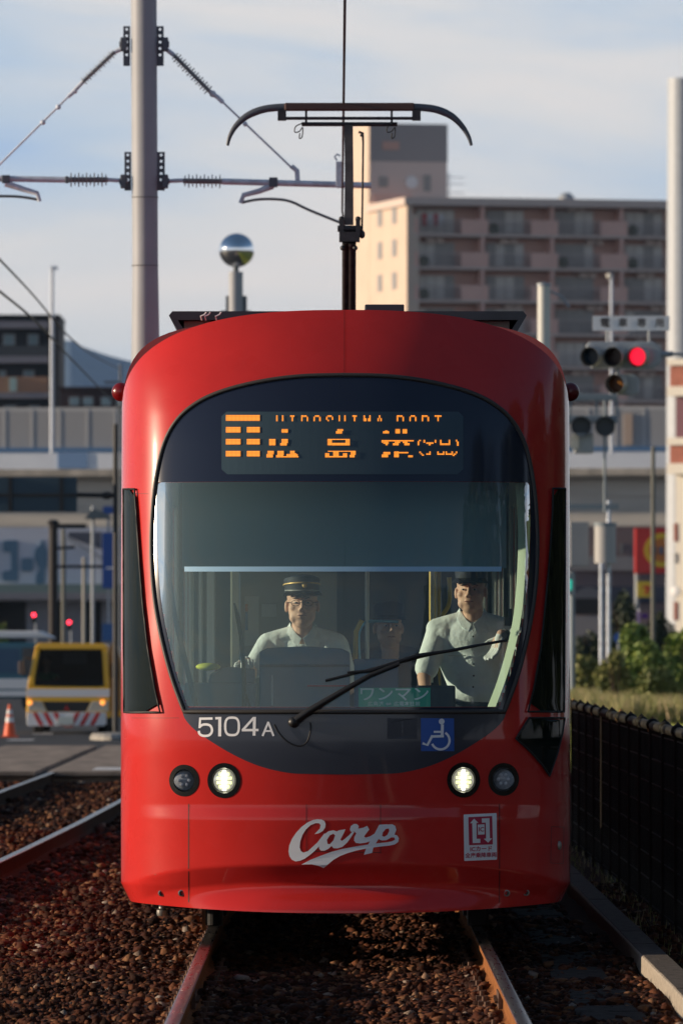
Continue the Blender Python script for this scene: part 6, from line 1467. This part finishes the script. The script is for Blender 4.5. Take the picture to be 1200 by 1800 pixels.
b1 = thing('road_sign', 'round blue road sign among the bushes', 'sign', (WX(1086,260),260,-.1)); MB().lathe((WX(1086,260),260,WZ(1121,260)),[(.0005,-.01),(9*260/FPX,-.01),(9*260/FPX,.01)],24,axis='y').build('sign_face', mat('sign_blue',(0,0,0)), b1); MB().tube((WX(1086,260),260.05,-.1),(WX(1086,260),260.05,WZ(1112,260)),.03).build('post', GREYM, b1)
b2 = thing('banner', 'narrow purple and white banner on a thin pole above the bushes', 'banner', (WX(1121,250),250,-.1)); MB().box(WX(1119,250),WX(1124,250),250,250.04,WZ(1104,250),WZ(1074,250)).build('banner_strip', mat('banner_lilac',(0.45,0.30,0.55),.7), b2); MB().box(WX(1126,250),WX(1138,250),250,250.04,WZ(1087,250),WZ(1078,250)).build('banner_flag', mat('banner_purple',(0.08,0.02,0.20),.7), b2); MB().tube((WX(1122,250),250.06,-.1),(WX(1122,250),250.06,WZ(1071,250)),.03).build('pole', WHITE, b2)
b3 = thing('warning_light', 'small orange work light with a yellow and white plate beside the bushes', 'light', (WX(1092,194),194,-.1)); MB().ell((WX(1089,194),194,WZ(1168,194)),.07,.06,.07,14,8).build('orange_lamp', ORL, b3, smooth=60); MB().box(WX(1091,194),WX(1104,194),194,194.05,WZ(1157,194),WZ(1144,194)).build('plate', mat('plate_cream',(0.7,0.62,0.35),.6), b3); MB().tube((WX(1092,194),194.06,-.1),(WX(1092,194),194.06,WZ(1150,194)),.02).build('post', GREYM, b3)

# ------------------------------------------------------------------ vegetation
LEAFM = {}
def leafmat(name, c0, c1, c2):
    m = bpy.data.materials.new(name); m.use_nodes = True; t = m.node_tree; b = t.nodes['Principled BSDF']; b.inputs['Roughness'].default_value = .6
    ge = t.nodes.new('ShaderNodeNewGeometry'); rp = t.nodes.new('ShaderNodeValToRGB'); e = rp.color_ramp.elements
    e[0].color = (*c0,1); e[1].color = (*c2,1); q = e.new(.5); q.color = (*c1,1); t.links.new(ge.outputs['Random Per Island'], rp.inputs[0]); t.links.new(rp.outputs[0], b.inputs['Base Color']); MATS[name] = m; return m
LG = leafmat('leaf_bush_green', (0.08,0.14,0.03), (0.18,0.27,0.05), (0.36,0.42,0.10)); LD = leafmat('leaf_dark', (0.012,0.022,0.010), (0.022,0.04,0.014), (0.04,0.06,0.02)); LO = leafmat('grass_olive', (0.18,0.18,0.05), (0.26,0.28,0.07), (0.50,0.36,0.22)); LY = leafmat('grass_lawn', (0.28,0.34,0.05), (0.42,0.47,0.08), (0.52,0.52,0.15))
def leaves(n, center, rad, size, clumps=14, tall=1.0, rg=None):
    rg = rg or np.random.RandomState(3); c = np.array(center); rad = np.array(rad)
    cl = rg.normal(size=(clumps,3)); cl /= np.linalg.norm(cl,axis=1)[:,None]; cl *= rg.uniform(.25,.8,(clumps,1)); cr = rg.uniform(.28,.5,clumps)
    w = rg.randint(0,clumps,n); d = rg.normal(size=(n,3)); d /= np.linalg.norm(d,axis=1)[:,None]; d *= rg.uniform(.3,1,(n,1))**.5
    p = (cl[w]+d*cr[w][:,None])*rad + c; p[:,2] = np.maximum(p[:,2], c[2]-rad[2]+.02)
    a = rg.normal(size=(n,3)); a /= np.linalg.norm(a,axis=1)[:,None]; b = np.cross(a, rg.normal(size=(n,3))); b /= np.linalg.norm(b,axis=1)[:,None]; s = rg.uniform(.6,1.3,(n,1))*size
    a *= s*.5; b *= s; a[:,2] *= tall; b[:,2] *= tall
    V = np.stack([p-b, p+a, p+b, p-a],1).reshape(-1,3); F = np.arange(4*n).reshape(-1,4); return V, F
def bush(label, px, ytop, Yb, wpx, m, n=2600, size=.05, cat='bush', name='bush', stem=True, group='bushes beyond the fence', seed=1):
    h = WZ(ytop,Yb)+.1; x = WX(px,Yb); r = wpx/2*Yb/FPX; o = thing(name, label, cat, (x,Yb,-.1), group)
    V, F = leaves(n, (x,Yb,-.1+h*.52), (r, r*.8, h*.52), size, rg=np.random.RandomState(seed)); V = V-np.array([x,Yb,-.1])
    link_mesh('foliage', np_mesh('foliage', V, F), m, o, local=True)
    mb = MB(); rr = random.Random(seed)
    for k in range(6):
        a = rr.uniform(0,6.28); mb.path([(x+.05*math.cos(a),Yb+.05*math.sin(a),-.1),(x+r*.3*math.cos(a),Yb+r*.3*math.sin(a),h*.4),(x+r*.6*math.cos(a),Yb+r*.6*math.sin(a),h*.8)],[.03,.02,.006],6)
    mb.build('stem', mat('stem_brown',(0.06,0.04,0.025),.9), o); return o
bush('broad leafy green bush right of the equipment poles', 1132, 1104, 186, 130, LG, 12000, .075, seed=2)
bush('dense green bush at the right edge below the cream building', 1200, 1112, 190, 120, LG, 10000, .075, seed=5)
bush('lower olive-green bush in front of the leafy bushes', 1150, 1168, 172, 90, leafmat('leaf_bush_olive',(0.10,0.13,0.035),(0.18,0.22,0.05),(0.34,0.34,0.12)), 7000, .065, seed=6)
bush('rounded yellow-green bush nearest to the tram flank', 1035, 1155, 196, 96, leafmat('leaf_bush_yellow',(0.11,0.13,0.035),(0.19,0.21,0.055),(0.34,0.32,0.10)), 8000, .07, seed=8)
bush('low bush between the tram flank and the leafy bush', 1082, 1150, 180, 70, MATS['leaf_bush_yellow'], 5000, .06, seed=21)
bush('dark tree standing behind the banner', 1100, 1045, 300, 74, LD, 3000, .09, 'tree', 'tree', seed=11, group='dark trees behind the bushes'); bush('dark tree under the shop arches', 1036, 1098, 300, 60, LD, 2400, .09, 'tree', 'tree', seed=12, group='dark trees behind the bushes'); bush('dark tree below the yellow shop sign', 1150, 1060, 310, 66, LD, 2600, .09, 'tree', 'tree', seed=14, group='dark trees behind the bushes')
bush('small green tree at the left edge above the van', 2, 1068, 320, 30, LG, 900, .09, 'tree', 'tree', seed=15, group='trees at the far left')
# trees added out of view right of the line to shade the tram's flank
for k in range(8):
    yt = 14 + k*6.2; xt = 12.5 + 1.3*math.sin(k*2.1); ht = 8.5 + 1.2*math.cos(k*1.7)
    o = thing('tree', 'dark tree added out of view right of the fence to block sky light', 'tree', (xt,yt,-.2), 'added trees out of view right of the line')
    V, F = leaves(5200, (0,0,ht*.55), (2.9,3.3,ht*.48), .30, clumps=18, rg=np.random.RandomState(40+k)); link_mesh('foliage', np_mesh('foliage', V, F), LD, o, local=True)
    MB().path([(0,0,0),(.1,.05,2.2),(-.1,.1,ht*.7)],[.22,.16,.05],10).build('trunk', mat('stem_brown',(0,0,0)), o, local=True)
# grasses
def blades(x0, x1, y0, y1, n, h, w, rg, z=-.01):
    x = rg.uniform(x0,x1,n); y = rg.uniform(y0,y1,n); a = rg.uniform(0,6.28,n); hh = h*rg.uniform(.5,1.2,n); lx = rg.normal(size=n)*.25*hh; ly = rg.normal(size=n)*.25*hh
    b0 = np.stack([x-np.cos(a)*w, y-np.sin(a)*w, np.full(n,z)],1); b1 = np.stack([x+np.cos(a)*w, y+np.sin(a)*w, np.full(n,z)],1); t = np.stack([x+lx,y+ly,z+hh],1)
    return np.stack([b0,b1,t],1).reshape(-1,3), np.arange(3*n).reshape(-1,3)
rg = np.random.RandomState(9)
V, F = blades(WX(990,180), WX(1260,180), 158, 200, 26000, .55, .03, rg); tag(link_mesh('tall_grass', np_mesh('tall_grass', V, F), LO), 'tall dry olive grass between the bushes and the fence', 'grass', kind='stuff')
V, F = blades(2.4, WX(1260,160), 106, 160, 60000, .10, .02, rg); tag(link_mesh('lawn', np_mesh('lawn', V, F), LY), 'short bright green lawn behind the black fence', 'grass', kind='stuff')
V, F = blades(FX-.25, FX+.7, 37, 75, 1800, .09, .004, rg, z=-.17); tag(link_mesh('weeds', np_mesh('weeds', V, F), LO), 'sparse weeds growing along the foot of the fence', 'weeds', kind='stuff')

# ------------------------------------------------------------------ haze: even thin air round the whole scene
hz = MB().box(-8000, 8000, -2500, 11000, -4.0, 330.0).build('haze', None); tag(hz, kind='stuff')
hm = bpy.data.materials.new('haze_air'); hm.use_nodes = True; t = hm.node_tree; t.nodes.clear()
ho = t.nodes.new('ShaderNodeOutputMaterial'); pv = t.nodes.new('ShaderNodeVolumePrincipled'); pv.inputs['Color'].default_value = (0.45,0.68,1.0,1); pv.inputs['Density'].default_value = 0.00004; pv.inputs['Anisotropy'].default_value = 0.2
t.links.new(pv.outputs[0], ho.inputs['Volume']); hz.data.materials.append(hm)
